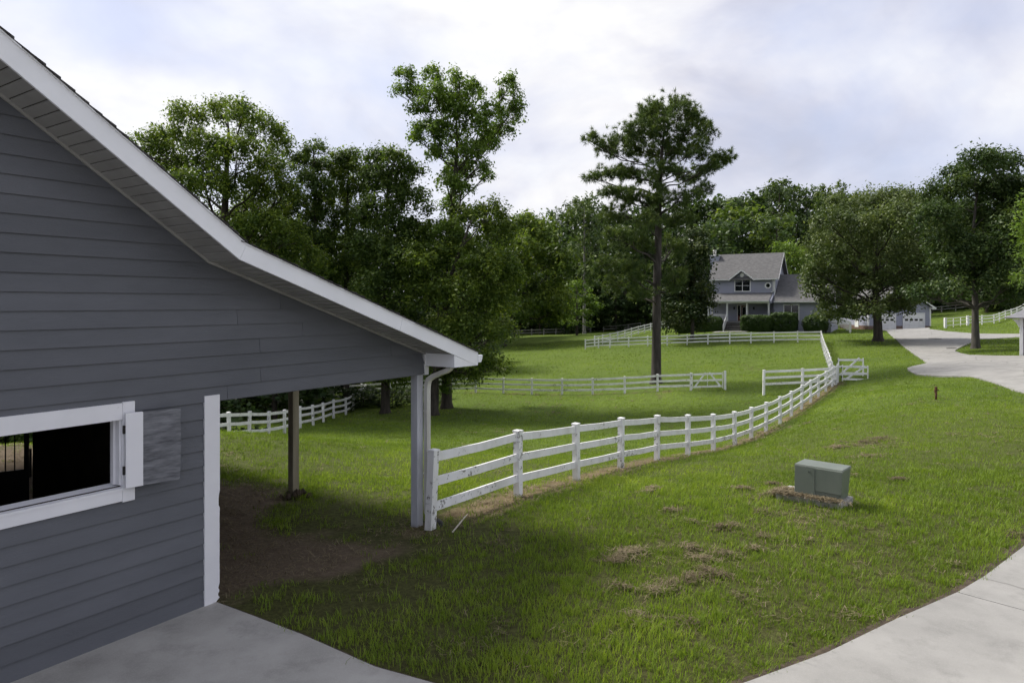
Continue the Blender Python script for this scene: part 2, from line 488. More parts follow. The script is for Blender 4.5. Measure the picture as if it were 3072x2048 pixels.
class MB:
    def __init__(self):
        self.v, self.f = [], []

    def add(self, vs, fs):
        o = len(self.v)
        self.v += [tuple(p) for p in vs]
        self.f += [tuple(i + o for i in f) for f in fs]
        return self

    def box(self, x0, x1, y0, y1, z0, z1):
        return self.add([(x0, y0, z0), (x1, y0, z0), (x1, y1, z0), (x0, y1, z0), (x0, y0, z1), (x1, y0, z1), (x1, y1, z1), (x0, y1, z1)],
                        [(3, 2, 1, 0), (4, 5, 6, 7), (0, 1, 5, 4), (1, 2, 6, 5), (2, 3, 7, 6), (3, 0, 4, 7)])

    def prism(self, poly, a, b, axis='y'):
        """extrude a 2D outline (x,z for axis y; x,y for axis z; y,z for axis x) from a to b"""
        n = len(poly)
        mk = {'y': lambda p, t: (p[0], t, p[1]), 'z': lambda p, t: (p[0], p[1], t), 'x': lambda p, t: (t, p[0], p[1])}[axis]
        vs = [mk(p, a) for p in poly] + [mk(p, b) for p in poly]
        fs = [tuple(range(n)), tuple(range(2 * n - 1, n - 1, -1))] + [(i, i + n, (i + 1) % n + n, (i + 1) % n) for i in range(n)]
        return self.add(vs, fs)

    def hexa(self, vs):
        return self.add(vs, [(3, 2, 1, 0), (4, 5, 6, 7), (0, 1, 5, 4), (1, 2, 6, 5), (2, 3, 7, 6), (3, 0, 4, 7)])

    def bar(self, p, q, w, h, up=(0, 0, 1)):
        """a straight board from p to q, w wide (sideways) and h high"""
        p, q, up = Vector(p), Vector(q), Vector(up)
        d = (q - p).normalized()
        s = d.cross(up)
        s = s.normalized() if s.length > 1e-6 else Vector((1, 0, 0))
        t = s.cross(d).normalized()
        s, t = s * w / 2, t * h / 2
        return self.hexa([p - s - t, p + s - t, q + s - t, q - s - t, p - s + t, p + s + t, q + s + t, q - s + t])

    def tube(self, pts, rad, n=8, cap=True):
        pts = [Vector(p) for p in pts]
        o = len(self.v)
        m = len(pts)
        for i, p in enumerate(pts):
            d = (pts[min(i + 1, m - 1)] - pts[max(i - 1, 0)]).normalized()
            a = d.cross(Vector((0.31, 0.87, 0.15)))
            a = a.normalized() if a.length > 1e-4 else Vector((1, 0, 0))
            c = d.cross(a)
            r = rad[i] if hasattr(rad, '__len__') else rad
            for k in range(n):
                t = 2 * math.pi * k / n
                self.v.append(tuple(p + a * (r * math.cos(t)) + c * (r * math.sin(t))))
        for i in range(m - 1):
            for k in range(n):
                self.f.append((o + i * n + k, o + i * n + (k + 1) % n, o + (i + 1) * n + (k + 1) % n, o + (i + 1) * n + k))
        if cap:
            self.f.append(tuple(o + k for k in range(n - 1, -1, -1)))
            self.f.append(tuple(o + (m - 1) * n + k for k in range(n)))
        return self

    def build(self, name, mat, parent=None, smooth=False, bevel=0.0, recalc=True):
        me = bpy.data.meshes.new(name)
        me.from_pydata(self.v, [], self.f)
        if recalc or bevel:
            bm = bmesh.new()
            bm.from_mesh(me)
            bmesh.ops.recalc_face_normals(bm, faces=bm.faces)
            if bevel:
                bmesh.ops.bevel(bm, geom=list(bm.edges), offset=bevel, segments=1, affect='EDGES', profile=0.5)
            bm.to_mesh(me)
            bm.free()
        return link_mesh(name, me, mat, parent, smooth)


# ------------------------------------------------------------------ layout frames
OX, OY = -3.52, 7.85
BARN_A = math.radians(56.34)
D1 = Vector((math.cos(BARN_A), math.sin(BARN_A)))     # along the gable wall, away to the right
BB = Vector((-D1.y, D1.x))                             # into the barn


def barn_xy(t, q):
    return (OX + t * D1.x + q * BB.x, OY + t * D1.y + q * BB.y)


DRIVE_EDGE = [(-1.2, 4.6), (0.6, 5.45), (1.4, 5.86), (2.22, 6.285), (3.127, 6.77), (4.234, 7.50), (5.343, 8.19), (6.0, 8.67), (7.30, 9.74), (9.6, 12.2), (13.2, 17.0), (17.5, 23.0), (22.0, 29.3)]
DRIVE_NEAR = [(-14, -14), (-9, 0.5), (-5, 2.6)] + DRIVE_EDGE + [(28.5, 27.5), (22.5, 19.0), (17.0, 11.0), (13.5, 5.0), (12.0, -14)]
PATIO = [barn_xy(-11, 0.0), barn_xy(0.10, 0.0), barn_xy(0.13, -1.5), barn_xy(0.10, -2.6), barn_xy(0.22, -3.4), barn_xy(0.15, -5.6), barn_xy(-11, -5.6)]


def c6(x, y):
    return hit(2400 + x * 0.3507, 700 + y * 0.3507, 20.0)


_low = [c6(*p) for p in [(745, 838), (800, 893), (860, 950), (930, 1000), (985, 1040), (1040, 1080), (1090, 1108), (1060, 1120), (960, 1140), (918, 1157), (925, 1170), (960, 1195),
                         (1010, 1213), (1200, 1222), (1300, 1226), (1450, 1228), (1540, 1245), (1700, 1298), (1830, 1345), (1916, 1372)]]
_isl = [c6(*p) for p in [(1916, 1052), (1700, 1050), (1450, 1043), (1380, 1030), (1328, 1010), (1330, 1000), (1400, 965), (1480, 930), (1540, 906), (1875, 890)]]
_top = [c6(*p) for p in [(1875, 862), (1480, 857), (1250, 840), (1110, 822)]]
p2 = lambda ps: [(p.x, p.y) for p in ps]
ir = _isl[0]
UPPER = p2(_low) + [(28.4, 27.6), (42.0, 39.0), (46.0, 46.0)] + p2(_isl) + [(_isl[-1].x + 12, _isl[-1].y - 1), (_top[0].x + 12, _top[0].y + 0.5)] + p2(_top) + [(56.0, 91.7), (48.8, 91.7)]
MUD = [barn_xy(0.05, 0.1), (-3.3, 7.95), (-2.9, 8.25), (-2.3, 8.6), (-1.9, 9.1), (-1.4, 9.8), (-1.6, 10.5), (-2.1, 10.6), (-2.6, 10.7), (-3.4, 11.2), (-4.0, 12.2), (-4.9, 13.2), (-6.3, 14.6), (-9.0, 16.2),
       (-12.5, 17.5), barn_xy(-0.1, 12.5)]
CONCRETE = (DRIVE_NEAR, PATIO, UPPER)
FN2 = [(x, y) for x, y, z in FENCE_NEAR]


def mud_mask(x, y):
    d = poly_dist(x, y, MUD)
    s = np.where(in_poly(x, y, MUD), d, -d)
    return np.clip(0.5 + s / 1.3 + (fbm(x, y, 0.9, 5) - 0.5) * 2.6, 0, 1)


def straw_mask(x, y):
    d = poly_dist(x, y, FN2, False)
    nn = fbm(x, y, 0.6, 21)
    s = np.clip(1.25 - d / (0.25 + 0.75 * nn), 0, 1) * (0.55 + 0.45 * (fbm(x, y, 0.25, 33) > 0.45))
    dm = poly_dist(x, y, p2([at(*p) for p in MID]), False)
    s = np.maximum(s, np.clip(0.9 - dm / (0.4 + 1.0 * nn), 0, 1) * 0.8)
    patch = np.clip((fbm(x, y, 0.33, 44) - 0.63) * 7, 0, 1) * 0.42
    return np.maximum(s, patch)


def slab(name, poly, z_off, depth, mat, step, label=None, kind='structure', cuts=(), parent=None):
    """a concrete sheet that follows the ground, with a real edge"""
    bm = bmesh.new()
    f = bm.faces.new([bm.verts.new((p[0], p[1], 0)) for p in poly])
    f.normal_update()
    if f.normal.z < 0:
        f.normal_flip()
    bmesh.ops.triangulate(bm, faces=bm.faces[:])
    xs, ys = [p[0] for p in poly], [p[1] for p in poly]
    for ax, lo, hi in ((0, min(xs), max(xs)), (1, min(ys), max(ys))):
        t = lo + step
        while t < hi:
            co = [0, 0, 0]; no = [0, 0, 0]
            co[ax] = t; no[ax] = 1
            bmesh.ops.bisect_plane(bm, geom=bm.verts[:] + bm.edges[:] + bm.faces[:], plane_co=co, plane_no=no)
            t += step
    for co, no in cuts:
        bmesh.ops.bisect_plane(bm, geom=bm.verts[:] + bm.edges[:] + bm.faces[:], plane_co=(*co, 0), plane_no=(*no, 0), clear_outer=True)
    bm.verts.ensure_lookup_table()
    g = ground([v.co.x for v in bm.verts], [v.co.y for v in bm.verts])
    for v, z in zip(bm.verts, g):
        v.co.z = z + z_off
    bnd = [e for e in bm.edges if e.is_boundary]
    r = bmesh.ops.extrude_edge_only(bm, edges=bnd)
    for v in [e for e in r['geom'] if isinstance(e, bmesh.types.BMVert)]:
        v.co.z -= depth
    bmesh.ops.recalc_face_normals(bm, faces=bm.faces)
    me = bpy.data.meshes.new(name)
    bm.to_mesh(me)
    bm.free()
    o = link_mesh(name, me, mat, parent)
    if kind and parent is None:
        o['kind'] = kind
    if label and parent is None:
        o['label'] = label
    return o


# ------------------------------------------------------------------ ground sheet
def axis(a, b, fine0, fine1, step, grow):
    out = list(np.arange(fine0, fine1 + 1e-6, step))
    s, t = step, fine1
    while t < b:
        s *= grow
        t += s
        out.append(min(t, b))
    s, t = step, fine0
    while t > a:
        s *= grow
        t -= s
        out.insert(0, max(t, a))
    return np.array(out)


gx = axis(-900, 900, -14, 16, 0.4, 1.07)
gy = axis(-300, 1500, 4, 32, 0.4, 1.045)
GX, GY = np.meshgrid(gx, gy, indexing='ij')
GZ = ground(GX, GY)
for poly in CONCRETE:
    inside = in_poly(GX, GY, poly) & (poly_dist(GX, GY, poly) > 0.42)
    GZ = np.where(inside, GZ - 0.10, GZ)
nx, ny = GX.shape
idx = np.arange(nx * ny).reshape(nx, ny)
F4 = np.stack([idx[:-1, :-1], idx[1:, :-1], idx[1:, 1:], idx[:-1, 1:]], -1).reshape(-1, 4)
me = arr_mesh('ground', np.stack([GX, GY, GZ], -1).reshape(-1, 3), F4)
for nm, arr in (('mud', mud_mask(GX, GY)), ('straw', straw_mask(GX, GY)), ('thatch', np.clip(1.25 - GY / 26, 0, 0.9))):
    a = me.attributes.new(nm, 'FLOAT', 'POINT')
    a.data.foreach_set('value', arr.ravel().astype(np.float32))
m, nt, b = new_mat('lawn_soil')
v = coords(nt)
n1 = noise(nt, v, 0.12, 6, 0.6)
n2 = noise(nt, v, 2.5, 8, 0.7)
n3 = noise(nt, v, 14, 6, 0.75)
g = mixc(nt, ramp(nt, n1, [(0.35, (0, 0, 0)), (0.65, (1, 1, 1))]), (0.096, 0.160, 0.020), (0.140, 0.210, 0.026))
g = mixc(nt, ramp(nt, n2, [(0.42, (0, 0, 0)), (0.70, (0.75, 0.75, 0.75))]), g, (0.050, 0.078, 0.016))
g = mixc(nt, ramp(nt, n3, [(0.40, (0.75, 0.75, 0.75)), (0.62, (0, 0, 0))]), g, (0.048, 0.056, 0.018))
th = N(nt, 'ShaderNodeAttribute', attribute_name='thatch').outputs['Fac']
g = mixc(nt, th, g, mixc(nt, ramp(nt, n3, [(0.38, (0, 0, 0)), (0.66, (1, 1, 1))]), (0.034, 0.030, 0.014), (0.085, 0.088, 0.030)))
ms = N(nt, 'ShaderNodeAttribute', attribute_name='mud').outputs['Fac']
ss = N(nt, 'ShaderNodeAttribute', attribute_name='straw').outputs['Fac']
sf = ramp(nt, math_n(nt, 'ADD', ss, math_n(nt, 'SUBTRACT', math_n(nt, 'MULTIPLY', n2, 0.8), 0.45)), [(0.35, (0, 0, 0)), (0.75, (0.85, 0.85, 0.85))])
g = mixc(nt, sf, g, mixc(nt, n3, (0.105, 0.075, 0.045), (0.215, 0.165, 0.100)))
mf = ramp(nt, math_n(nt, 'ADD', ms, math_n(nt, 'SUBTRACT', math_n(nt, 'MULTIPLY', n2, 0.6), 0.3)), [(0.22, (0, 0, 0)), (0.80, (1, 1, 1))])
g = mixc(nt, mf, g, mixc(nt, n3, (0.044, 0.033, 0.023), (0.205, 0.158, 0.112)))
nt.links.new(g, b.inputs['Base Color'])
b.inputs['Roughness'].default_value = 0.95
b.inputs['Specular IOR Level'].default_value = 0.1
link_bump(nt, b, n3, 0.7, 0.05)
MAT['lawn_soil'] = m
tag(link_mesh('ground', me, 'lawn_soil', None, True), kind='structure')

# ------------------------------------------------------------------ concrete
jp, jn = Vector((5.343, 8.19)), Vector((0.74, 0.67)).normalized()
jn = Vector((0.48, 0.44)).normalized()
dr = empty('driveway')
dr['kind'] = 'structure'
slab('slab', DRIVE_NEAR, 0.030, 0.14, 'concrete', 1.5, cuts=[((jp.x - jn.x * 0.007, jp.y - jn.y * 0.007), (jn.x, jn.y))], parent=dr)
slab('slab', DRIVE_NEAR, 0.030, 0.14, 'concrete', 1.5, cuts=[((jp.x + jn.x * 0.007, jp.y + jn.y * 0.007), (-jn.x, -jn.y))], parent=dr)
slab('stable_yard_paving', PATIO, 0.036, 0.16, 'concrete_old', 1.5)
slab('upper_driveway', UPPER, 0.050, 0.20, 'concrete', 2.0)
for k, (a, bq, sz, lab) in enumerate(((1150, 905, 0.55, 'dark square patch in the pale driveway before the garage'), (1292, 987, 0.36, 'small dark patch in the driveway beside the grass island'))):
    p = c6(a, bq)
    me_b = MB()
    ring = []
    for q in range(10):
        r = sz * (1.0 if q % 2 else 0.78)
        t = 2 * math.pi * q / 10
        x, y = p.x + r * math.cos(t), p.y + 1.5 * r * math.sin(t)
        ring.append((x - p.x, y - p.y, gz(x, y) + 0.075 - p.z))
    low_r = [(x, y, z - 0.05) for x, y, z in ring]
    me_b.add(ring + low_r, [tuple(range(10))] + [(i, (i + 1) % 10, 10 + (i + 1) % 10, 10 + i) for i in range(10)])
    o = me_b.build('driveway_patch', 'tar')
    o.location = p
    tag(o, lab, 'patch')

# dark bare soil along the slab edges
def soil_strip(line, width, seed):
    r = random.Random(seed)
    P = [Vector(p) for p in line]
    pts = []
    for a, c in zip(P[:-1], P[1:]):
        k = max(2, int((c - a).length / 0.12))
        pts += [a.lerp(c, i / k) for i in range(k)]
    mb = MB()
    vs = []
    for i, p in enumerate(pts):
        d = (pts[min(i + 1, len(pts) - 1)] - pts[max(i - 1, 0)]).normalized()
        nrm = Vector((-d.y, d.x))
        w = width * (0.35 + 0.9 * float(fbm(np.array([p.x]), np.array([p.y]), 1.1, seed)[0])) * r.uniform(0.75, 1.25)
        for t, dz in ((-0.05, 0.012), (w * 0.6, 0.014), (w, 0.004)):
            q = p + nrm * t
            vs.append((q.x, q.y, gz(q.x, q.y) + dz))
    mb.add(vs, [(3 * i + j, 3 * i + 3 + j, 3 * i + 4 + j, 3 * i + 1 + j) for i in range(len(pts) - 1) for j in (0, 1)])
    o = mb.build('soil_edge', 'bare_soil')
    o['kind'] = 'structure'


simple('bare_soil', (0.028, 0.021, 0.015), (0.085, 0.064, 0.043), 9, 0.95, bump=0.9, bscale=40)
soil_strip(DRIVE_EDGE[1:10], 0.13, 3)
soil_strip([PATIO[5], PATIO[4], PATIO[3], PATIO[2], PATIO[1]][1:], 0.16, 5)

# ------------------------------------------------------------------ barn (local x along the gable wall, y into the barn)
barn = empty('barn', (OX, OY, 0), BARN_A, 'grey lap-sided horse barn with white trim and an open lean-to', 'barn')
S_ST, S_LT = 0.69, 0.34          # roof pitches
Z_K, X_E = 3.97, 3.73            # kink of the roofline above x = 0, end of the lean-to wall
RIDGE = -4.6
BACK = 12.2


def zr(x):
    return Z_K - S_LT * x if x >= 0 else (Z_K - S_ST * x if x >= RIDGE else Z_K - S_ST * RIDGE + S_ST * (x - RIDGE))


def xr(z):                        # right-hand limit of the gable wall at height z
    return min(X_E, (Z_K - z) / S_LT) if z <= Z_K else (Z_K - z) / S_ST


def xl(z):
    return 2 * RIDGE - xr(z) if z > Z_K else -9.2


WX0, WX1, WZ0, WZ1 = -2.62, -0.955, 1.60, 2.29      # window opening
EXPO = 0.178


def board(x0, x1, z0, z1, xa=None, xb=None):
    """one lap board; xa/xb are the upper ends when cut on the slope"""
    xa = x0 if xa is None else xa
    xb = x1 if xb is None else xb
    mb = MB()
    yb, yt = -0.039, -0.019
    mb.hexa([(x0, yb, z0), (x1, yb, z0), (x1, yb + 0.011, z0), (x0, yb + 0.011, z0), (xa, yt, z1), (xb, yt, z1), (xb, yt + 0.008, z1), (xa, yt + 0.008, z1)])
    mb.build('siding_board', 'siding', barn)


nrow = int((zr(RIDGE) - 0.02) / EXPO)
rr = random.Random(3)
for i in range(nrow):
    z0 = 0.035 + i * EXPO
    z1 = z0 + EXPO + 0.02
    # ends of this course
    if z1 <= 2.37:
        ends = (xl(z0), xl(z1), -0.045, -0.045)
    else:
        z0 = max(z0, 2.36)
        ends = (max(xl(z0), -9.2), max(xl(z1), -9.2), xr(z0) + 0.03, xr(z1) + 0.03) if z0 < Z_K else (xl(z0), xl(z1), xr(z0) + 0.03, xr(z1) + 0.03)
    a0, a1, b0, b1 = ends
    if b1 - a1 < 0.1:
        continue
    joints = []
    x = a0 + rr.uniform(0.8, 3.6)
    while x < b0 - 0.5:
        if not (WX0 - 0.4 < x < WX1 + 0.4): joints.append(x)
        x += 3.66
    spans = []
    cur, curt = a0, a1
    for j in joints:
        spans.append((cur, j - 0.0025, curt, j - 0.0025))
        cur = curt = j + 0.0025
    spans.append((cur, b0, curt, b1))
    final = []
    for s0, s1, t0, t1 in spans:
        if z1 > WZ0 - 0.01 and z0 < WZ1 + 0.02 and s0 < WX1 + 0.11 and s1 > WX0 - 0.11:
            if z0 < 1.43 and s0 < WX0 and s1 > WX1:
                board(WX0 - 0.109, WX1 + 0.109, z0, 1.575)
            if z1 > 2.47 and s0 < WX0 and s1 > WX1:
                board(WX0 - 0.109, WX1 + 0.109, max(z0, 2.31), z1)
            if s0 < WX0 - 0.12:
                final.append((s0, WX0 - 0.11, t0, WX0 - 0.11))
            if s1 > WX1 + 0.12:
                final.append((WX1 + 0.11, s1, WX1 + 0.11, t1))
        else:
            final.append((s0, s1, t0, t1))
    for s0, s1, t0, t1 in final:
        board(s0, s1, z0, z1, t0, t1)

# inner wall sheathing behind the boards, side and back walls
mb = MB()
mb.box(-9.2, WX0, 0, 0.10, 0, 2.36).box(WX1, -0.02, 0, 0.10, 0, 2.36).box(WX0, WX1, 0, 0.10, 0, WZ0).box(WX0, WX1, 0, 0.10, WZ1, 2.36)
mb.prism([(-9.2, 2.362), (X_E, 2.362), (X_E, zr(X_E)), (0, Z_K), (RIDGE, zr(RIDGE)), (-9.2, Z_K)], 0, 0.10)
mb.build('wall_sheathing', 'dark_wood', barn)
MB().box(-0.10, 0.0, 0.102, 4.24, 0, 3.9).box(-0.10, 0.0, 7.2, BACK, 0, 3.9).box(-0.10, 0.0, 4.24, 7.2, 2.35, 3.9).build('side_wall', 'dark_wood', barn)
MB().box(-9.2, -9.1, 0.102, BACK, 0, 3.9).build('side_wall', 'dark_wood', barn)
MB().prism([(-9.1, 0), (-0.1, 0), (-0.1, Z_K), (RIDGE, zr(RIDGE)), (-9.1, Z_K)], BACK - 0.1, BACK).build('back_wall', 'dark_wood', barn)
# window casing, sill and reveal
cs = MB().box(WX1, WX1 + 0.125, -0.052, -0.003, 1.44, 2.47).build('window_casing', 'white_paint', barn, bevel=0.003)
MB().box(WX0 - 0.125, WX0, -0.052, -0.003, 1.44, 2.47).build('window_casing', 'white_paint', barn, bevel=0.003)
MB().box(WX0 + 0.001, WX1 - 0.001, -0.050, -0.003, WZ1, 2.462).build('window_casing', 'white_paint', barn, bevel=0.003)
MB().box(WX0 + 0.001, WX1 - 0.001, -0.050, -0.003, 1.452, WZ0 - 0.012).build('window_casing', 'white_paint', barn, bevel=0.003)
MB().hexa([(WX0 + .001, -0.056, WZ0 - 0.036), (WX1 - .001, -0.056, WZ0 - 0.036), (WX1 - .001, 0.16, WZ0 - 0.010), (WX0 + .001, 0.16, WZ0 - 0.010),
           (WX0 + .001, -0.056, WZ0 - 0.010), (WX1 - .001, -0.056, WZ0 - 0.010), (WX1 - .001, 0.16, WZ0 + 0.014), (WX0 + .001, 0.16, WZ0 + 0.014)]).build('window_sill', 'white_paint', barn)
MB().box(WX1 - 0.022, WX1 - 0.001, -0.02, 0.16, WZ0 + 0.016, WZ1 - 0.001).build('window_jamb', 'white_paint', barn)
MB().box(WX0 + 0.001, WX0 + 0.022, -0.02, 0.16, WZ0 + 0.016, WZ1 - 0.001).build('window_jamb', 'white_paint', barn)
MB().box(WX1 - 0.045, WX1 - 0.023, 0.05, 0.09, WZ0 + 0.016, WZ1 - 0.002).build('window_stop', 'white_paint', barn)

# open shutter, swung almost flat against the wall
sh = empty('shutter')
sh.parent = barn
sh.location = (WX1 + 0.012, -0.062, 1.59)
sh.rotation_euler = (0, 0, math.radians(-10.5))
MB().box(0.0, 0.165, -0.045, 0.0, 0, 0.77).build('edge_board', 'white_paint', sh, bevel=0.003)
pl = [(0.167, 0.004), (0.52, 0.0), (0.533, 0.012), (0.541, 0.20), (0.534, 0.21), (0.541, 0.24), (0.542, 0.60), (0.536, 0.61), (0.541, 0.765), (0.167, 0.768)]
pn = MB().prism(pl, -0.040, -0.010).build('plywood_panel', 'plywood', sh)
for x, z in ((0.21, 0.07), (0.215, 0.36), (0.21, 0.69), (0.43, 0.55), (0.44, 0.20)):
    MB().tube([(x, -0.040, z), (x, -0.0435, z)], 0.005, 8).build('screw_head', 'plywood', pn)
for z in (0.14, 0.56):
    MB().box(-0.022, -0.002, -0.036, -0.012, z, z + 0.085).build('hinge', 'iron', sh)

# jamb board of the open bay: painted, rotten at its outer edge
edge = [(0.145, 2.43)]
jr = random.Random(5)
z = 2.40
while z > 0.06:
    rot = 0.0
    if 1.12 < z < 1.30: rot = jr.uniform(0.005, 0.018)
    elif 0.08 < z < 0.22: rot = jr.uniform(0.004, 0.022)
    elif z < 1.1: rot = 0.003 + jr.uniform(0, 0.002)
    edge.append((0.145 - rot, z))
    z -= 0.022 if rot > 0.004 else 0.06
prof = [(-0.045, 0.035), (0.10, 0.036), (0.118, 0.055)] + edge[::-1] + [(-0.045, 2.43)]
MB().prism(prof, -0.048, -0.002).build('jamb_board', 'white_paint', barn)
MB().box(0.0, 0.128, 0.0, 0.13, 0.035, 2.36).build('jamb_post', 'white_paint', barn)
# gable end board and underside header
MB().box(X_E + 0.032, X_E + 0.125, -0.045, 0.06, 2.345, 2.70).build('corner_board', 'white_paint', barn)
MB().box(0.13, X_E, 0.102, 0.20, 2.36, 2.60).build('header_beam', 'dark_wood', barn)

# rake soffit: vinyl panels with a groove between each
OV = 0.61


def soffit_panel(x0, x1):
    g = 0.006
    mb = MB()
    za, zb = zr(x0), zr(x1)
    mb.hexa([(x0 + g, -OV, za + .001), (x1 - g, -OV, zb + .016), (x1 - g, -0.0405, zb + .016), (x0 + g, -0.0405, za + .001),
             (x0 + g, -OV, za + .0185), (x1 - g, -OV, zb + .0185), (x1 - g, -0.0405, zb + .0185), (x0 + g, -0.0405, za + .0185)])
    mb.build('soffit_panel', 'soffit', barn)


for xa_, xb_ in ((RIDGE, 0.0), (0.0, X_E + 0.03)):            # trim where soffit and wall meet
    MB().prism([(xa_, zr(xa_) - 0.022), (xb_, zr(xb_) - 0.022), (xb_, zr(xb_) + 0.016), (xa_, zr(xa_) + 0.016)], -0.062, -0.0400).build('soffit_trim', 'soffit', barn)
x = 0.0
while x > RIDGE + 0.1:
    soffit_panel(x - 0.098, x)
    x -= 0.098
x = 0.0
while x < 3.70:
    soffit_panel(x, min(x + 0.118, 3.775))
    x += 0.118
sx = [(2 * RIDGE - 0.6, zr(2 * RIDGE - 0.6)), (RIDGE, zr(RIDGE))]
MB().prism([sx[0], sx[1], (sx[1][0], sx[1][1] + 0.02), (sx[0][0], sx[0][1] + 0.02)], -OV, -0.027).build('soffit', 'soffit', barn)
MB().prism([(X_E, 2.360), (0.10, 2.360), (0.10, 2.352), (X_E, 2.352)], -0.03, 0.10).build('header_trim', 'siding', barn)

# roof deck, shingles and rake boards
E_X = 4.38
TH = 0.185
roofs = [(RIDGE, 0.0, S_ST), (0.0, E_X, S_LT)]


def up_off(s, d):
    return d * math.sqrt(1 + s * s)


u_st, u_lt = up_off(S_ST, TH), up_off(S_LT, TH)
# kink of the upper edge: where the two offset planes meet
xk = (u_lt - u_st) / (S_LT - S_ST)
top_pts = [(RIDGE, zr(RIDGE) + u_st), (xk, Z_K + u_st - S_ST * xk), (E_X, zr(E_X) + u_lt)]
low_pts = [(RIDGE, zr(RIDGE)), (0.0, Z_K), (E_X, zr(E_X))]
# rake boards: two lengths mitred at the kink, and the lean-to board in two lengths
mid_x = 2.55
MB().prism([low_pts[0], low_pts[1], top_pts[1], top_pts[0]], -OV - 0.026, -OV).build('rake_board', 'fascia', barn)
MB().prism([(0.003, Z_K - S_LT * 0.003), (mid_x, zr(mid_x)), (mid_x + 0.05, zr(mid_x + 0.05) + u_lt), (xk + 0.003, top_pts[1][1] - 0.001)], -OV - 0.024, -OV).build('rake_board', 'fascia', barn)
MB().prism([(mid_x + 0.003, zr(mid_x + .003)), (E_X, zr(E_X)), top_pts[2], (mid_x + 0.053, zr(mid_x + 0.053) + u_lt)], -OV - 0.026, -OV).build('rake_board', 'fascia', barn)
mir = [(2 * RIDGE - px_, pz_) for px_, pz_ in ((RIDGE, zr(RIDGE)), (-0.0, Z_K), (0.5, Z_K - S_ST * 0.5))]
MB().prism([mir[0], mir[2], (mir[2][0], mir[2][1] + u_st), (mir[0][0], mir[0][1] + u_st)], -OV - 0.026, -OV).build('rake_board', 'fascia', barn)
# drip edge along the rake
MB().prism([top_pts[0], top_pts[1], (top_pts[1][0], top_pts[1][1] + 0.014), (top_pts[0][0], top_pts[0][1] + 0.014)], -OV - 0.040, -OV).build('drip_edge', 'fascia', barn)
MB().prism([(top_pts[1][0], top_pts[1][1] + .001), top_pts[2], (top_pts[2][0], top_pts[2][1] + 0.013), (top_pts[1][0], top_pts[1][1] + 0.013)], -OV - 0.038, -OV).build('drip_edge', 'fascia', barn)
# deck (solid, so that no light leaks)
MB().prism([(RIDGE, zr(RIDGE) + .02), (0, Z_K + .02), (E_X, zr(E_X) + .02), (E_X, top_pts[2][1]), (xk, top_pts[1][1]), (RIDGE, top_pts[0][1])], -OV + 0.001, BACK + 0.5).build('roof_deck', 'dark_wood', barn)
MB().prism([(mir[2][0], mir[2][1] + .02), (RIDGE, zr(RIDGE) + .02), (RIDGE, top_pts[0][1]), (mir[2][0], mir[2][1] + u_st)], -OV + 0.001, BACK + 0.5).build('roof_deck', 'dark_wood', barn)
MB().prism([(mir[2][0] - .03, mir[2][1] + u_st), (RIDGE, top_pts[0][1] + .02), (RIDGE, top_pts[0][1] + .05), (mir[2][0] - .03, mir[2][1] + u_st + .03)], -OV - 0.03, BACK + 0.5).build('shingle_field', 'shingle', barn)
sr = random.Random(9)


def shingle_rows(xa, xb, za, s):
    """courses from the low end upwards"""
    n = int(math.hypot(xb - xa, (xb - xa) * s) / 0.142)
    dx = (xb - xa) / n
    for i in range(n):
        x1 = xb - i * dx
        x0 = x1 - dx * 1.5
        f = lambda x: za - s * (x - xa)
        j = sr.uniform(-0.012, 0.012)
        mb = MB()
        t = 0.016 + sr.uniform(0, 0.006)
        mb.hexa([(x0, -OV - 0.052 + j, f(x0) + .012), (x1, -OV - 0.052 + j, f(x1) + 0.020), (x1, BACK + 0.5, f(x1) + .020), (x0, BACK + .5, f(x0) + .012),
                 (x0, -OV - 0.052 + j, f(x0) + 0.016), (x1, -OV - 0.052 + j, f(x1) + 0.020 + t), (x1, BACK + 0.5, f(x1) + .020 + t), (x0, BACK + .5, f(x0) + .016)])
        mb.build('shingle_course', 'shingle', barn)


shingle_rows(RIDGE, xk, top_pts[0][1], S_ST)
shingle_rows(xk, E_X + 0.03, top_pts[1][1], S_LT)

# boxed cornice return under the eave
rx = 3.78
MB().prism([(rx, 2.49), (E_X, 2.483), (rx, zr(rx) - 0.004)], -OV - 0.022, -OV + 0.02).build('cornice_face', 'fascia', barn)
MB().hexa([(rx, -OV + .021, 2.49), (rx + .02, -OV + .021, 2.49), (rx + .02, -0.03, 2.49), (rx, -0.03, 2.49), (rx, -OV + .021, zr(rx) + .01), (rx + .02, -OV + .021, zr(rx) + .01), (rx + .02, -0.03, zr(rx) + .01), (rx, -0.03, zr(rx) + .01)]).build('cornice_side', 'fascia', barn)
MB().box(rx + 0.021, E_X - .002, -OV + .02, BACK, 2.484, 2.494).build('eave_soffit', 'soffit', barn)
MB().box(E_X - 0.001, E_X + 0.02, -OV - 0.02, BACK, 2.485, top_pts[2][1] - 0.004).build('eave_fascia', 'fascia', barn)
gp = [(E_X + 0.021, 2.525), (E_X + 0.10, 2.525), (E_X + 0.135, 2.59), (E_X + 0.14, 2.645), (E_X + 0.128, 2.645), (E_X + 0.122, 2.595), (E_X + 0.092, 2.538), (E_X + 0.033, 2.538), (E_X + 0.033, 2.65), (E_X + 0.021, 2.65)]
MB().prism(gp, -OV - 0.02, BACK).build('gutter', 'fascia', barn)
MB().prism([(E_X + 0.022, 2.526), (E_X + 0.10, 2.526), (E_X + 0.135, 2.59), (E_X + 0.14, 2.64), (E_X + 0.022, 2.64)], -OV - 0.026, -OV - 0.0205).build('gutter_end_cap', 'fascia', barn)

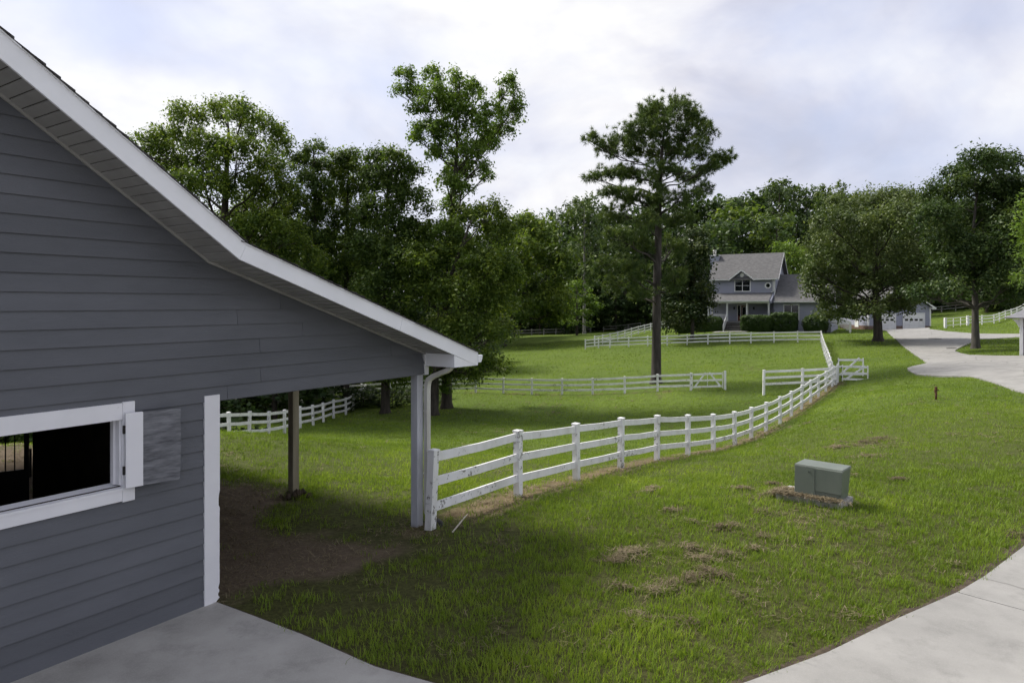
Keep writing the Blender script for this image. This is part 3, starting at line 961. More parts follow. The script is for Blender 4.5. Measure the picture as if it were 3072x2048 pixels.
# posts of the lean-to
for k, q in enumerate((0.085, 3.12, 6.2, 9.25, 12.0)):
    wx, wy = barn_xy(3.72, q)
    g0 = gz(wx, wy) - 0.35
    MB().box(3.648, 3.79, q - 0.071, q + 0.071, g0, 2.352 if k == 0 else 2.62).build('post', 'post_paint' if k == 0 else 'post_wood', barn, bevel=0.006)
# downspout: rectangular pipe with two elbows
def rect_tube(mb, pts, w, d):
    o = len(mb.v)
    P = [Vector(p) for p in pts]
    for i, p in enumerate(P):
        dd = (P[min(i + 1, len(P) - 1)] - P[max(i - 1, 0)]).normalized()
        s = Vector((1, 0, 0)) - dd * dd.x
        s.normalize()
        t = dd.cross(s)
        for a, c in ((-1, -1), (1, -1), (1, 1), (-1, 1)):
            mb.v.append(tuple(p + s * (a * w / 2) + t * (c * d / 2)))
    for i in range(len(P) - 1):
        for k in range(4):
            mb.f.append((o + i * 4 + k, o + i * 4 + (k + 1) % 4, o + i * 4 + 4 + (k + 1) % 4, o + i * 4 + 4 + k))
    return mb


wx, wy = barn_xy(3.80, -0.04)
g0 = gz(wx, wy)
path = [(3.885, -0.46, 2.49), (3.884, -0.455, 2.455), (3.87, -0.42, 2.425), (3.85, -0.30, 2.38), (3.828, -0.17, 2.325), (3.815, -0.085, 2.27), (3.824, -0.050, 2.20), (3.822, -0.040, 2.12),
        (3.822, -0.040, g0 + 0.26), (3.824, -0.050, g0 + 0.20), (3.832, -0.080, g0 + 0.15), (3.86, -0.17, g0 + 0.085)]
ds = rect_tube(MB(), path, 0.09, 0.07).build('downspout', 'gutter_metal', barn)
MB().box(3.84, 3.93, -0.50, -0.41, 2.455, 2.486).build('outlet', 'gutter_metal', ds)
for z in (0.75, 1.75):
    MB().box(3.766, 3.846, -0.064, -0.004, z, z + 0.025).build('strap', 'gutter_metal', ds)
ox, oy = barn_xy(3.87, -0.22)
o = MB().tube([(0, 0, 0.05), (0.05, -0.09, 0.03), (0.10, -0.20, -0.01)], [0.052, 0.06, 0.058], 12).build('drain_hose', 'black_plastic', None, True)
o.location = (ox, oy, gz(ox, oy))
tag(o, 'short black drain hose on the ground below the white downspout', 'hose')

# dirt heaped at the foot of the second post
wx, wy = barn_xy(3.72, 3.05)
cr = random.Random(12)
mb = MB()
for k in range(26):
    t, r = cr.uniform(0, 6.28), abs(cr.gauss(0, 0.13)) + 0.06
    c = Vector((r * math.cos(t), r * math.sin(t), max(0.0, 0.13 - 0.45 * r) + cr.uniform(-0.01, 0.02)))
    q = cr.uniform(0.03, 0.07)
    ring = [c + Vector((q * cr.uniform(0.7, 1.2) * math.cos(a_), q * cr.uniform(0.7, 1.2) * math.sin(a_), -0.02 + cr.uniform(-0.01, 0.01))) for a_ in [i_ * 1.0472 for i_ in range(6)]]
    top_ = c + Vector((0, 0, q * 0.8))
    bot_ = c - Vector((0, 0, 0.12))
    mb.add([tuple(p) for p in ring] + [tuple(top_), tuple(bot_)], [(i_, (i_ + 1) % 6, 6) for i_ in range(6)] + [((i_ + 1) % 6, i_, 7) for i_ in range(6)])
o = mb.build('dirt_heap', 'bare_soil')
o.location = (wx, wy, gz(wx, wy) + 0.02)
tag(o, 'heap of dark clods around the foot of the unpainted lean-to post', 'dirt')
o['kind'] = 'stuff'

# barred stall door swung open inside the barn
sg = empty('stall_door', (0, 0, 0), 0, 'black barred stall door standing open inside the barn window', 'stall door')
gp0 = Vector((-6.79, 9.6))
sg.location = (gp0.x, gp0.y, 0.0)
sg.rotation_euler = (0, 0, math.atan2(0.7, 1.0))
MB().box(-0.06, 0.0, -0.02, 0.02, 0.08, 2.2).build('stile', 'iron', sg)
MB().box(-1.3, -1.24, -0.02, 0.02, 0.08, 2.2).build('stile', 'iron', sg)
MB().box(-1.24, -0.06, -0.018, 0.018, 0.10, 1.17).build('lower_panel', 'iron', sg)
MB().box(-1.24, -0.06, -0.018, 0.018, 2.14, 2.2).build('top_rail', 'iron', sg)
for k in range(11):
    x = -0.165 - k * 0.103
    MB().tube([(x, 0, 1.17), (x, 0, 2.14)], 0.0085, 6).build('bar', 'iron', sg)
MB().box(0.001, 0.03, -0.02, 0.02, 1.05, 1.45).build('latch', 'iron', sg)

# ------------------------------------------------------------------ fences
RAILS = (0.13, 0.51, 0.90)       # rail centres below the post top


def grime(o, val):
    a = o.data.attributes.new('grime', 'FLOAT', 'POINT')
    a.data.foreach_set('value', np.full(len(o.data.vertices), val, np.float32))


def fence(name, label, pts, mat='vinyl', group='white rail fences', rails=RAILS, pw=0.127, rw=0.04, rh=0.14, cap=True, lean=0.02, seed=1, h=POST_H, sag=0.0):
    """pts: (x, y, z of post top)"""
    r = random.Random(seed)
    bx, by, bz = pts[0]
    bz -= h
    root = empty(name, (bx, by, bz), 0, label, 'fence', group)
    loc = [Vector((x - bx, y - by, z - bz)) for x, y, z in pts]
    for i, p in enumerate(loc):
        d = (loc[min(i + 1, len(loc) - 1)] - loc[max(i - 1, 0)])
        a = math.atan2(d.y, d.x)
        c, s = math.cos(a), math.sin(a)
        foot = gz(p.x + bx, p.y + by) - bz - 0.2
        lx, ly = r.uniform(-lean, lean), r.uniform(-lean, lean)
        if seed == 4 and i == 0:
            lx, ly = 0.055, 0.03
        w = pw / 2
        cs_ = [(c * u - s * v, s * u + c * v) for u, v in ((-w, -w), (w, -w), (w, w), (-w, w))]
        mb = MB().hexa([(p.x + u - lx, p.y + v - ly, foot) for u, v in cs_] + [(p.x + u, p.y + v, p.z - 0.02) for u, v in cs_])
        po = mb.build('post', mat, root)
        if mat == 'vinyl': grime(po, 0.5)
        if cap:
            w2 = w + 0.011
            c2 = [(c * u - s * v, s * u + c * v) for u, v in ((-w2, -w2), (w2, -w2), (w2, w2), (-w2, w2))]
            mb = MB().hexa([(p.x + u, p.y + v, p.z - 0.03) for u, v in c2] + [(p.x + u, p.y + v, p.z - 0.006) for u, v in c2])
            mb.add([(p.x + u, p.y + v, p.z - 0.0055) for u, v in c2] + [(p.x, p.y, p.z + 0.014)], [(0, 1, 4), (1, 2, 4), (2, 3, 4), (3, 0, 4), (3, 2, 1, 0)])
            mb.build('cap', mat, po)
    for i in range(len(loc) - 1):
        p, q = loc[i], loc[i + 1]
        for k, dz in enumerate(rails):
            e = r.uniform(-0.012, 0.012)
            a = p + Vector((0, 0, -dz + r.uniform(-0.01, 0.01)))
            bq = q + Vector((0, 0, -dz + r.uniform(-0.01, 0.01)))
            d = (bq - a).normalized()
            mid = (a + bq) / 2 + Vector((0, 0, -sag * r.random()))
            mb = MB()
            side = Vector((-d.y, d.x, 0)).normalized() * (rw / 2)
            A, Mm, B2 = a + d * (pw * 0.42), mid, bq - d * (pw * 0.42)
            vs = []
            for pt in (A, Mm, B2):
                vs += [pt - side - Vector((0, 0, rh / 2)), pt + side - Vector((0, 0, rh / 2)), pt + side + Vector((0, 0, rh / 2)), pt - side + Vector((0, 0, rh / 2))]
            mb.add(vs, [(0, 1, 2, 3), (11, 10, 9, 8)] + [(4 * j + n, 4 * j + 4 + n, 4 * j + 4 + (n + 1) % 4, 4 * j + (n + 1) % 4) for j in (0, 1) for n in range(4)])
            ro = mb.build('rail', mat, root)
            if mat == 'vinyl': grime(ro, (0.0, 0.2, 0.65)[min(k, 2)] if seed != 6 else (0.2, 0.5, 0.8)[min(k, 2)])
    return root


fence('rail_fence', 'long white three-rail fence running from the barn post to the double gates', FENCE_NEAR, seed=4, sag=0.02)
tops = lambda L: [(p.x, p.y, p.z + POST_H) for p in [at(*q) for q in L]]
fence('rail_fence', 'mildewed white three-rail fence crossing the hollow in front of the pine', tops(MID), seed=6, sag=0.02)
fence('rail_fence', 'white fence beyond the lean-to posts, running into the tree shade', [(x, y, z + POST_H) for x, y, z in LEFTF] + [(-11.9, 55.4, gz(-11.9, 55.4) + POST_H)], seed=8, sag=0.03, lean=0.05)
fence('rail_fence', 'white three-rail fence in front of the house hedges', tops(FARF), seed=10)
fence('rail_fence', 'white fence climbing away behind the pine trunk', tops(BACKF), seed=12)
jx, jy = 20.86, 44.3
ex, ey = at(2463, 1026, 73.0).x, 73.0
n = 12
pts = []
for i in range(n + 1):
    f = i / n
    x, y = jx + (ex - jx) * f, jy + (ey - jy) * f
    if i == n: x, y = x - 0.12, y - 0.3
    pts.append((x, y, gz(x, y) + POST_H))
fence('rail_fence', 'white fence seen end-on between the gates and the house fence corner', pts, seed=14)
p1, p2_, p3 = at(2292, 1168, 43.0), at(2408, 1163, 43.2), at(2508, 1157, 43.9)
fence('rail_fence', 'short two-bay white fence left of the double gates', [(p.x, p.y, p.z + POST_H) for p in (p1, p2_, p3)], seed=15)
# hill fences on the right
R1 = [px(*q) for q in ((2905, 976, 87), (2946, 974, 88.5), (2982, 971, 90), (2998, 965, 92), (3016, 958, 94), (3033.7, 952, 96), (3051, 947, 98), (3070, 941, 100), (3090, 936, 102))]
fence('rail_fence', 'white fence climbing the slope at the right behind the tree', [(x, y, gz(x, y) + POST_H) for x, y, z in R1], seed=16, rails=(0.13, 0.5, 0.88))
R2 = [px(*q) for q in ((2775, 944, 121), (2825, 938, 122), (2867, 934, 123), (2909, 930, 124), (2950, 926, 125))]
fence('wooden_fence', 'weathered dark fence at the wood edge right of the garage', [(x, y, gz(x, y) + POST_H) for x, y, z in R2], 'grey_fence', 'weathered fences along the woods', (0.15, 0.62), seed=17, cap=False, rh=0.16)
R3 = [px(*q) for q in ((1704, 999, 135), (1738, 999, 135), (1772, 998, 135))]
fence('wooden_fence', 'weathered fence panel in the shade left of the pine trunk', [(x, y, gz(x, y) + POST_H) for x, y, z in R3], 'grey_fence', 'weathered fences along the woods', (0.12, 0.58, 1.02), seed=18, cap=False)
R4 = [px(*q) for q in ((1810.6, 995, 135), (1848, 994.5, 135), (1885, 994, 135), (1922, 993, 135))]
fence('wooden_fence', 'weathered fence rails in the shade just behind the climbing white fence', [(x, y, gz(x, y) + POST_H) for x, y, z in R4], 'grey_fence', 'weathered fences along the woods', (0.12, 0.65), seed=19, cap=False)
R5 = [px(*q) for q in ((1520, 1009, 125), (1558, 1007.5, 125), (1595, 1006, 125), (1632, 1004.5, 126), (1668, 1003, 127), (1692, 1001, 128))]
fence('wooden_fence', 'weathered broken fence under the dark trees at the far lawn edge', [(x, y, gz(x, y) + POST_H) for x, y, z in R5], 'grey_fence', 'weathered fences along the woods', (0.25, 0.75), seed=20, cap=False, lean=0.08)


# ------------------------------------------------------------------ gates
def gate(label, p, q, h, rails, diags, z0=0.12, stile=0.09, mat='vinyl', mids=()):
    """p, q: ground points of hinge and latch side"""
    p, q = Vector(p), Vector(q)
    root = empty('gate', p, 0, label, 'gate', 'white board gates')
    d = q - p
    L = Vector((d.x, d.y, 0)).length
    fx = lambda s, z, off=0.0: Vector((d.x * s + off * -d.y / L, d.y * s + off * d.x / L, d.z * s + z))
    for s in (0.0, 1.0):
        grime(MB().bar(fx(s, z0 - 0.03), fx(s, z0 + h + 0.03), stile, 0.05, up=(d.x, d.y, 0)).build('stile', mat, root), 0.3)
    for z in rails:
        grime(MB().bar(fx(0.03, z0 + z), fx(0.97, z0 + z), 0.03, 0.13).build('rail', mat, root), 0.4)
    for s0, za, s1, zb in diags:
        grime(MB().bar(fx(s0, z0 + za, 0.034), fx(s1, z0 + zb, 0.034), 0.03, 0.11).build('brace', mat, root), 0.2)
    for s in mids:
        grime(MB().bar(fx(s, z0 + 0.02, 0.033), fx(s, z0 + h, 0.033), 0.08, 0.03, up=(d.x, d.y, 0)).build('mullion', mat, root), 0.2)
    for z in (0.2, h - 0.2):
        MB().box(-0.075, -0.046, -0.04, 0.04, z0 + z, z0 + z + 0.09).build('hinge', 'iron', root)
    return root


ga, gb = at(2077, 1171, 47.35), at(2168, 1168, 46.7)
gate('white board gate with an inverted V brace, in the mid fence beside the pine', ga, gb, 1.04, (0.10, 0.53, 0.96), [(0.06, 0.06, 0.44, 1.06), (0.94, 0.06, 0.56, 1.06)], mids=(0.5,), z0=0.14)
po = at(2175, 1167, 46.6)
o = MB().box(-0.065, 0.065, -0.065, 0.065, -0.2, 1.26).build('gate_post', 'vinyl', None, bevel=0.004)
o.location = po
grime(o, 0.5)
tag(o, 'white latch post at the free end of the V-braced gate', 'post')
bot = at(2524, 1143, 44.2)
hb = Vector((21.62, 45.0, gz(21.62, 45.0)))
gate('front of the two white gates swung open over the lawn', (21.66, 44.75, -1.62), (23.22, 44.55, -1.66), 1.0, (0.10, 0.50, 0.92), [(0.10, 0.04, 0.90, 0.98)], z0=0.10)
gate('rear of the two white gates swung open over the lawn', (22.0, 46.0, -1.52), (23.66, 46.0, -1.52), 1.22, (0.16, 0.68, 1.12), [(0.06, 0.10, 0.86, 1.26)], z0=0.12)
# pale wire gate at the foot of the hill fence
ga, gb = Vector(px(2836, 982.7, 85)), Vector(px(2903, 976.5, 86.8))
wg = empty('field_gate', ga, 0, 'low pale field gate across the grass right of the garage', 'gate')
d = gb - ga
for s, w in ((0.0, 0.26), (1.0, 0.24)):
    MB().box(d.x * s - w / 2, d.x * s + w / 2, d.y * s - w / 2, d.y * s + w / 2, d.z * s - 0.2, d.z * s + 1.25).build('post', 'house_white', wg)
for s in (0.36, 0.68):
    MB().bar(d * s + Vector((0, 0, 0.0)), d * s + Vector((0, 0, 1.15)), 0.07, 0.07, up=(1, 0, 0)).build('stile', 'house_white', wg)
for z in (0.25, 0.75, 1.12):
    MB().bar(d * 0.03 + Vector((0, 0, z)), d * 0.97 + Vector((0, 0, z)), 0.05, 0.07).build('rail', 'house_white', wg)

# ------------------------------------------------------------------ house (local x to its right, y back)
house = empty('house', (34.66, 90.0, 0.0), math.radians(-30), 'blue-grey two-storey house with dormer, front porch and brown shingle roof', 'house')
HS = 0.804
mainw = [(0, -0.6), (8.4, -0.6), (8.4, 7.07), (4.2, 10.33), (0, 7.02)]
MB().prism(mainw, -8.22, 0.0, 'x').build('wall', 'house_siding', house)
MB().prism([(-1.1, -0.6), (9.3, -0.6), (9.3, 4.0), (4.2, 7.25), (-1.1, 3.82)], 0.003, 6.8, 'x').build('wall', 'house_siding', house)
# main roof: two slopes
rl, rrx = -8.62, 0.5
def roof_slab(x0, x1, y0, z0, y1, z1, th=0.16):
    return MB().prism([(y0, z0), (y1, z1), (y1, z1 + th), (y0, z0 + th)], x0, x1, 'x')
rf = roof_slab(rl, rrx, -0.4, 6.70, 4.2, 10.38).build('roof', 'house_roof', house)
roof_slab(rl, rrx, 8.8, 6.70, 4.203, 10.38).build('roof', 'house_roof', house)
rw_ = roof_slab(0.02, 7.3, -1.5, 3.70, 4.2, 7.36).build('roof', 'house_roof', house)
roof_slab(0.02, 7.3, 9.8, 3.70, 4.203, 7.36).build('roof', 'house_roof', house)
# rake trim on the right gable
for y0, z0, y1, z1 in ((-0.4, 6.70, 4.2, 10.38), (8.8, 6.70, 4.2, 10.38)):
    MB().prism([(y0, z0 - 0.06), (y1, z1 - 0.06), (y1, z1 + 0.13), (y0, z0 + 0.13)], rrx + 0.002, rrx + 0.05, 'x').build('rake_trim', 'house_white', house)
# gutters and fascias
MB().box(rl, -5.92, -0.52, -0.405, 6.70, 6.84).build('gutter', 'house_white', house)
MB().box(-2.55, rrx, -0.52, -0.405, 6.70, 6.84).build('gutter', 'house_white', house)
MB().box(0.12, 7.3, -1.62, -1.505, 3.69, 3.84).build('gutter', 'house_white', house)
MB().box(-0.10, 0.03, -0.06, 0.10, 4.4, 6.72).build('corner_board', 'house_white', house)
for x, zb in ((-0.20, 5.15), (-8.12, 5.15)):
    d_ = MB().tube([(x, -0.45, 6.70), (x, -0.10, 6.45), (x, -0.10, zb), (x - 0.25 if x > -4 else x + 0.25, -0.25, zb - 0.10)], 0.06, 6).build('downspout', 'house_white', house)
# dormer gable over the upper window
MB().prism([(-5.55, 6.4), (-2.85, 6.4), (-2.85, 6.74), (-4.2, 7.83), (-5.55, 6.74)], -0.03, 1.2).build('dormer_wall', 'house_siding', house)
for a, bz_, c, dz_ in ((-5.92, 6.72, -4.2, 8.05), (-2.50, 6.72, -4.2, 8.05)):
    MB().add([(a, -0.45, bz_), (c, -0.45, dz_), (c, 1.35, dz_), (a, -0.1, bz_), (a, -0.45, bz_ - 0.1), (c, -0.45, dz_ - 0.1), (c, 1.35, dz_ - 0.1), (a, -0.1, bz_ - 0.1)],
             [(0, 1, 2, 3), (7, 6, 5, 4), (0, 4, 5, 1), (1, 5, 6, 2), (2, 6, 7, 3), (3, 7, 4, 0)]).build('dormer_roof', 'house_roof', house)
    MB().bar((a, -0.49, bz_ - 0.03), (c, -0.49, dz_ - 0.03), 0.06, 0.17).build('dormer_trim', 'house_white', house)
MB().tube([(-4.17, -0.06, 7.40), (-4.17, -0.10, 7.40)], 0.27, 16).build('round_vent', 'house_white', house)


def hwindow(x0, x1, z0, z1, y, cols=2, cross=True, name='window'):
    w = MB()
    t = 0.11
    w.box(x0, x0 + t, y - 0.07, y - 0.004, z0, z1).box(x1 - t, x1, y - 0.07, y - 0.004, z0, z1)
    w.box(x0 + t, x1 - t, y - 0.07, y - 0.004, z0, z0 + t).box(x0 + t, x1 - t, y - 0.07, y - 0.004, z1 - t, z1)
    o = w.build(name, 'house_white', house)
    cw = (x1 - x0 - 2 * t) / cols
    for c in range(cols):
        a = x0 + t + c * cw
        MB().box(a + 0.02, a + cw - 0.02, y - 0.03, y - 0.006, z0 + t, z1 - t).build('pane', 'glass', o)
        if c:
            MB().box(a - 0.035, a + 0.035, y - 0.068, y - 0.006, z0 + t, z1 - t).build('mullion', 'house_white', o)
        if cross:
            zm = (z0 + z1) / 2
            MB().box(a + 0.05, a + cw - 0.05, y - 0.055, y - 0.031, zm - 0.02, zm + 0.02).build('meeting_rail', 'house_white', o)
    return o


hwindow(-5.19, -3.06, 5.15, 6.78, 0.0)
hwindow(1.22, 3.14, 1.35, 3.47, -1.1)
# octagonal window
oc = [(-0.86 + 0.44 * math.cos(math.pi / 8 + k * math.pi / 4), 5.94 + 0.44 * math.sin(math.pi / 8 + k * math.pi / 4)) for k in range(8)]
oi_ = [(-0.86 + 0.27 * math.cos(math.pi / 8 + k * math.pi / 4), 5.94 + 0.27 * math.sin(math.pi / 8 + k * math.pi / 4)) for k in range(8)]
w = MB().add([(x, -0.07, z) for x, z in oc] + [(x, -0.07, z) for x, z in oi_] + [(x, -0.003, z) for x, z in oc] + [(x, -0.01, z) for x, z in oi_],
             [(k, (k + 1) % 8, 8 + (k + 1) % 8, 8 + k) for k in range(8)] + [(k, 16 + k, 16 + (k + 1) % 8, (k + 1) % 8) for k in range(8)] + [(8 + k, 8 + (k + 1) % 8, 24 + (k + 1) % 8, 24 + k) for k in range(8)]).build('octagon_window', 'house_white', house)
MB().prism(oi_, -0.03, -0.005).build('pane', 'glass', w)

# porch
MB().prism([(-2.8, 3.80), (0.0, 4.86), (0.0, 4.98), (-2.8, 3.92)], -8.35, -0.30, 'x').build('porch_roof', 'house_roof', house)
MB().prism([(-2.45, 3.60), (-0.002, 3.60), (-0.002, 4.84), (-2.45, 3.92)], -0.30, -0.10, 'x').build('porch_gable', 'house_siding', house)
MB().box(-8.40, -0.28, -2.90, -2.805, 3.78, 3.93).build('gutter', 'house_white', house)
MB().box(-8.3, -0.31, -2.52, -2.32, 3.58, 3.82).build('porch_beam', 'house_white', house)
MB().box(-8.3, -0.12, -2.5, -0.005, 1.06, 1.22).build('porch_floor', 'step_wood', house)
MB().box(-8.25, -0.15, -2.42, -2.36, -0.5, 1.05).build('porch_skirt', 'dark_wood', house)
MB().box(-8.3, -0.35, -2.3, -0.01, 3.52, 3.58).build('porch_ceiling', 'soffit', house)
for x in (-8.1, -5.62, -3.08, -0.38):
    MB().box(x - 0.10, x + 0.10, -2.51, -2.31, 1.22, 3.579).build('column', 'house_white', house)
MB().box(-8.2, -8.08, -0.13, -0.01, 1.22, 3.5).build('column', 'house_white', house)
for a, c in ((-8.0, -5.72), (-2.98, -0.48)):
    r_ = MB().box(a, c, -2.45, -2.37, 2.02, 2.12).build('railing', 'house_white', house)
    bb = MB().box(a, c, -2.44, -2.38, 1.36, 1.43)
    x = a + 0.1
    while x < c - 0.05:
        bb.box(x - 0.018, x + 0.018, -2.43, -2.39, 1.431, 2.019)
        x += 0.13
    tag(bb.build('balusters', 'house_white', r_), kind='stuff')
# front door with sidelight
dm = MB().box(-4.83, -4.74, -0.08, -0.004, 1.225, 3.39).box(-4.40, -4.30, -0.08, -0.004, 1.225, 3.39).box(-3.42, -3.33, -0.08, -0.004, 1.225, 3.39).box(-4.739, -3.421, -0.08, -0.004, 3.29, 3.39).build('door_frame', 'house_white', house)
MB().box(-4.735, -4.405, -0.04, -0.005, 1.95, 3.285).build('pane', 'glass', dm)
MB().box(-4.735, -4.405, -0.05, -0.005, 1.23, 1.94).build('panel', 'door_red', dm)
fd = MB().box(-4.295, -3.425, -0.05, -0.005, 1.23, 3.28).build('door', 'door_red', house)
MB().box(-4.15, -3.57, -0.07, -0.051, 1.9, 3.12).build('pane', 'glass', fd)
MB().tube([(-4.15, -0.075, 1.95), (-4.15, -0.075, 2.95), (-4.0, -0.075, 3.1), (-3.86, -0.075, 3.13), (-3.7, -0.075, 3.1), (-3.57, -0.075, 2.95), (-3.57, -0.075, 1.95)], 0.022, 5).build('moulding', 'house_white', fd)
MB().tube([(-3.50, -0.07, 2.2), (-3.50, -0.12, 2.2)], 0.035, 8).build('door_knob', 'gutter_metal', fd)
for x in (-5.2, -3.0 + 0.35):
    MB().box(x - 0.09, x + 0.09, -0.15, -0.005, 2.75, 3.1).build('porch_lamp', 'iron', house)
# front steps
for k in range(7):
    z = 1.05 - k * 0.19
    y = -2.5 - k * 0.27
    MB().box(-5.55, -3.35, y - 0.30, y - 0.001, z - 0.045, z).build('step', 'step_wood', house)
for x in (-5.60, -3.32):
    MB().prism([(-2.45, 1.05), (-2.45, 0.75), (-4.45, -0.55), (-4.6, -0.3)], x - 0.03, x + 0.03, 'x').build('stringer', 'dark_wood', house)
hr = MB().bar((-5.66, -2.45, 2.1), (-5.66, -4.45, 0.78), 0.07, 0.09).build('stair_rail', 'house_white', house)
MB().box(-5.72, -5.60, -4.50, -4.38, -0.4, 0.86).build('newel', 'house_white', hr)
bb = MB()
for k in range(16):
    y = -2.55 - k * 0.115
    z = 2.1 - (-(y + 2.45)) * 0.66
    bb.box(-5.678, -5.642, y - 0.018, y + 0.018, z - 1.0, z - 0.05)
tag(bb.build('balusters', 'house_white', hr), kind='stuff')
# side stair at the right end of the wing
MB().box(6.81, 7.4, -1.8, -0.6, 1.1, 1.22).build('landing', 'step_wood', house)
for k in range(6):
    MB().box(7.4 + k * 0.28, 7.69 + k * 0.28, -1.8, -0.6, 0.98 - k * 0.19, 1.03 - k * 0.19).build('step', 'step_wood', house)
for y in (-1.85, -0.58):
    hr = MB().bar((7.0, y, 2.22), (9.0, y, 1.18), 0.07, 0.09).build('stair_rail', 'house_white', house)
    MB().box(8.95, 9.08, y - 0.06, y + 0.06, -0.4, 1.3).build('newel', 'house_white', hr)
    bb = MB()
    for k in range(15):
        x = 7.1 + k * 0.13
        bb.box(x - 0.02, x + 0.02, y - 0.02, y + 0.02, 2.17 - (x - 7.0) * 0.52 - 1.0, 2.17 - (x - 7.0) * 0.52)
    tag(bb.build('balusters', 'house_white', hr), kind='stuff')
# chimney chase
ch = MB().box(-9.20, -7.98, 3.0, 4.9, -0.6, 10.30).build('chimney', 'house_siding', house)
MB().box(-9.28, -7.90, 2.92, 4.98, 10.302, 10.42).build('chimney_cap', 'house_white', ch)
MB().tube([(-8.75, 3.9, 10.42), (-8.75, 3.9, 11.05)], 0.20, 12).build('flue', 'gutter_metal', ch)
MB().tube([(-8.75, 3.9, 11.06), (-8.75, 3.9, 11.2)], [0.28, 0.22], 12).build('flue_cap', 'gutter_metal', ch)
# short paved landing before the steps
wx = Matrix.Rotation(math.radians(-30), 2) @ Vector((-4.5, -5.4))
cx, cy = 34.66 + wx.x, 90 + wx.y
wp = [(cx + dx, cy + dy) for dx, dy in ((-2.6, -0.5), (1.5, -1.3), (2.4, 0.2), (-1.6, 1.3))]
slab('front_walk', wp, 0.05, 0.15, 'concrete', 1.5)

# ------------------------------------------------------------------ garage
GX0, GX1, GY0 = 48.05, 56.35, 92.0
gar = empty('garage', (52.2, GY0, 0.0), 0, 'blue-grey two-car garage with white doors behind the oak', 'garage')
L0, L1 = GX0 - 52.2, GX1 - 52.2
gxm = (L0 + L1) / 2
MB().prism([(L0, 0.55), (L1, 0.55), (L1, 3.1), (gxm, 5.7), (L0, 3.1)], 0, 8.0).build('wall', 'house_siding', gar)
MB().box(L0 - 0.02, L1 + 0.02, -0.02, 8.0, -0.6, 0.55).build('foundation', 'brick_base', gar)
for a, c in ((L0 - 0.5, gxm), (L1 + 0.5, gxm)):
    z0 = 3.1 - 0.5 * 0.627
    MB().prism([(a, z0 + 0.04), (c, 5.74), (c, 5.9), (a, z0 + 0.2)], -0.5, 8.5).build('roof', 'house_roof', gar)
    MB().prism([(a, z0 + 0.0), (c, 5.70), (c, 5.9), (a, z0 + 0.2)], -0.56, -0.501).build('rake_trim', 'house_white', gar)
MB().prism([(L1 + 0.01, 2.78), (L1 + 0.5, 2.78), (L1 + 0.01, 3.09)], -0.50, 0.0).build('cornice_return', 'house_white', gar)
for x in (L0, L1):
    MB().box(x - 0.09, x + 0.09, -0.05, 0.1, 0.56, 3.08).build('corner_board', 'house_white', gar)
for gx0_ in (0.55, -3.35):
    dd = MB()
    t = 0.12
    dd.box(gx0_ - t, gx0_, -0.09, -0.022, 0.02, 2.3).box(gx0_ + 2.75, gx0_ + 2.75 + t, -0.09, -0.022, 0.02, 2.3).box(gx0_, gx0_ + 2.75, -0.09, -0.022, 2.18, 2.3)
    df = dd.build('door_frame', 'house_white', gar)
    for k in range(4):
        pnl = MB().box(gx0_ + 0.01, gx0_ + 2.74, -0.060, -0.022, 0.04 + k * 0.535, 0.04 + k * 0.535 + 0.525).build('door_panel', 'house_white', df)
        for j in range(4):
            x = gx0_ + 0.16 + j * 0.65
            if k == 2:
                MB().box(x, x + 0.45, -0.068, -0.0605, 1.22, 1.50).build('pane', 'glass', df)
            else:
                MB().box(x, x + 0.48, -0.070, -0.0605, 0.13 + k * 0.535, 0.47 + k * 0.535).build('raised_panel', 'house_white', df)
# side door of the garage
MB().box(L0 - 0.06, L0 - 0.005, 2.6, 3.6, 0.3, 2.4).build('side_door', 'house_white', gar)

# ------------------------------------------------------------------ shed at the right edge
shx, shy = 34.98, 47.0
shed = empty('shed', (shx, shy, gz(shx, shy)), math.radians(-40), 'grey shed corner with white corner post at the right picture edge', 'shed')
MB().box(0.18, 6.0, 0.02, 4.5, -0.4, 2.62).build('wall', 'siding', shed)
MB().box(-0.03, 0.18, -0.03, 0.22, -0.4, 2.62).build('corner_post', 'house_white', shed, bevel=0.008)
MB().add([(-0.85, -0.75, 2.66), (6.8, -0.75, 2.66), (6.8, 5.3, 2.66), (-0.85, 5.3, 2.66), (1.7, 2.2, 4.1), (4.3, 2.2, 4.1)],
         [(0, 1, 5, 4), (1, 2, 5), (2, 3, 4, 5), (3, 0, 4), (3, 2, 1, 0)]).build('roof', 'metal_roof', shed)
MB().box(-0.80, 6.75, -0.70, 5.25, 2.60, 2.655).build('eave_fascia', 'soffit', shed)
MB().prism([(-0.04, 1.95), (-0.04, 2.54), (-0.45, 2.54), (-0.25, 2.35)], 0.0, 0.08).build('bracket', 'house_white', shed)

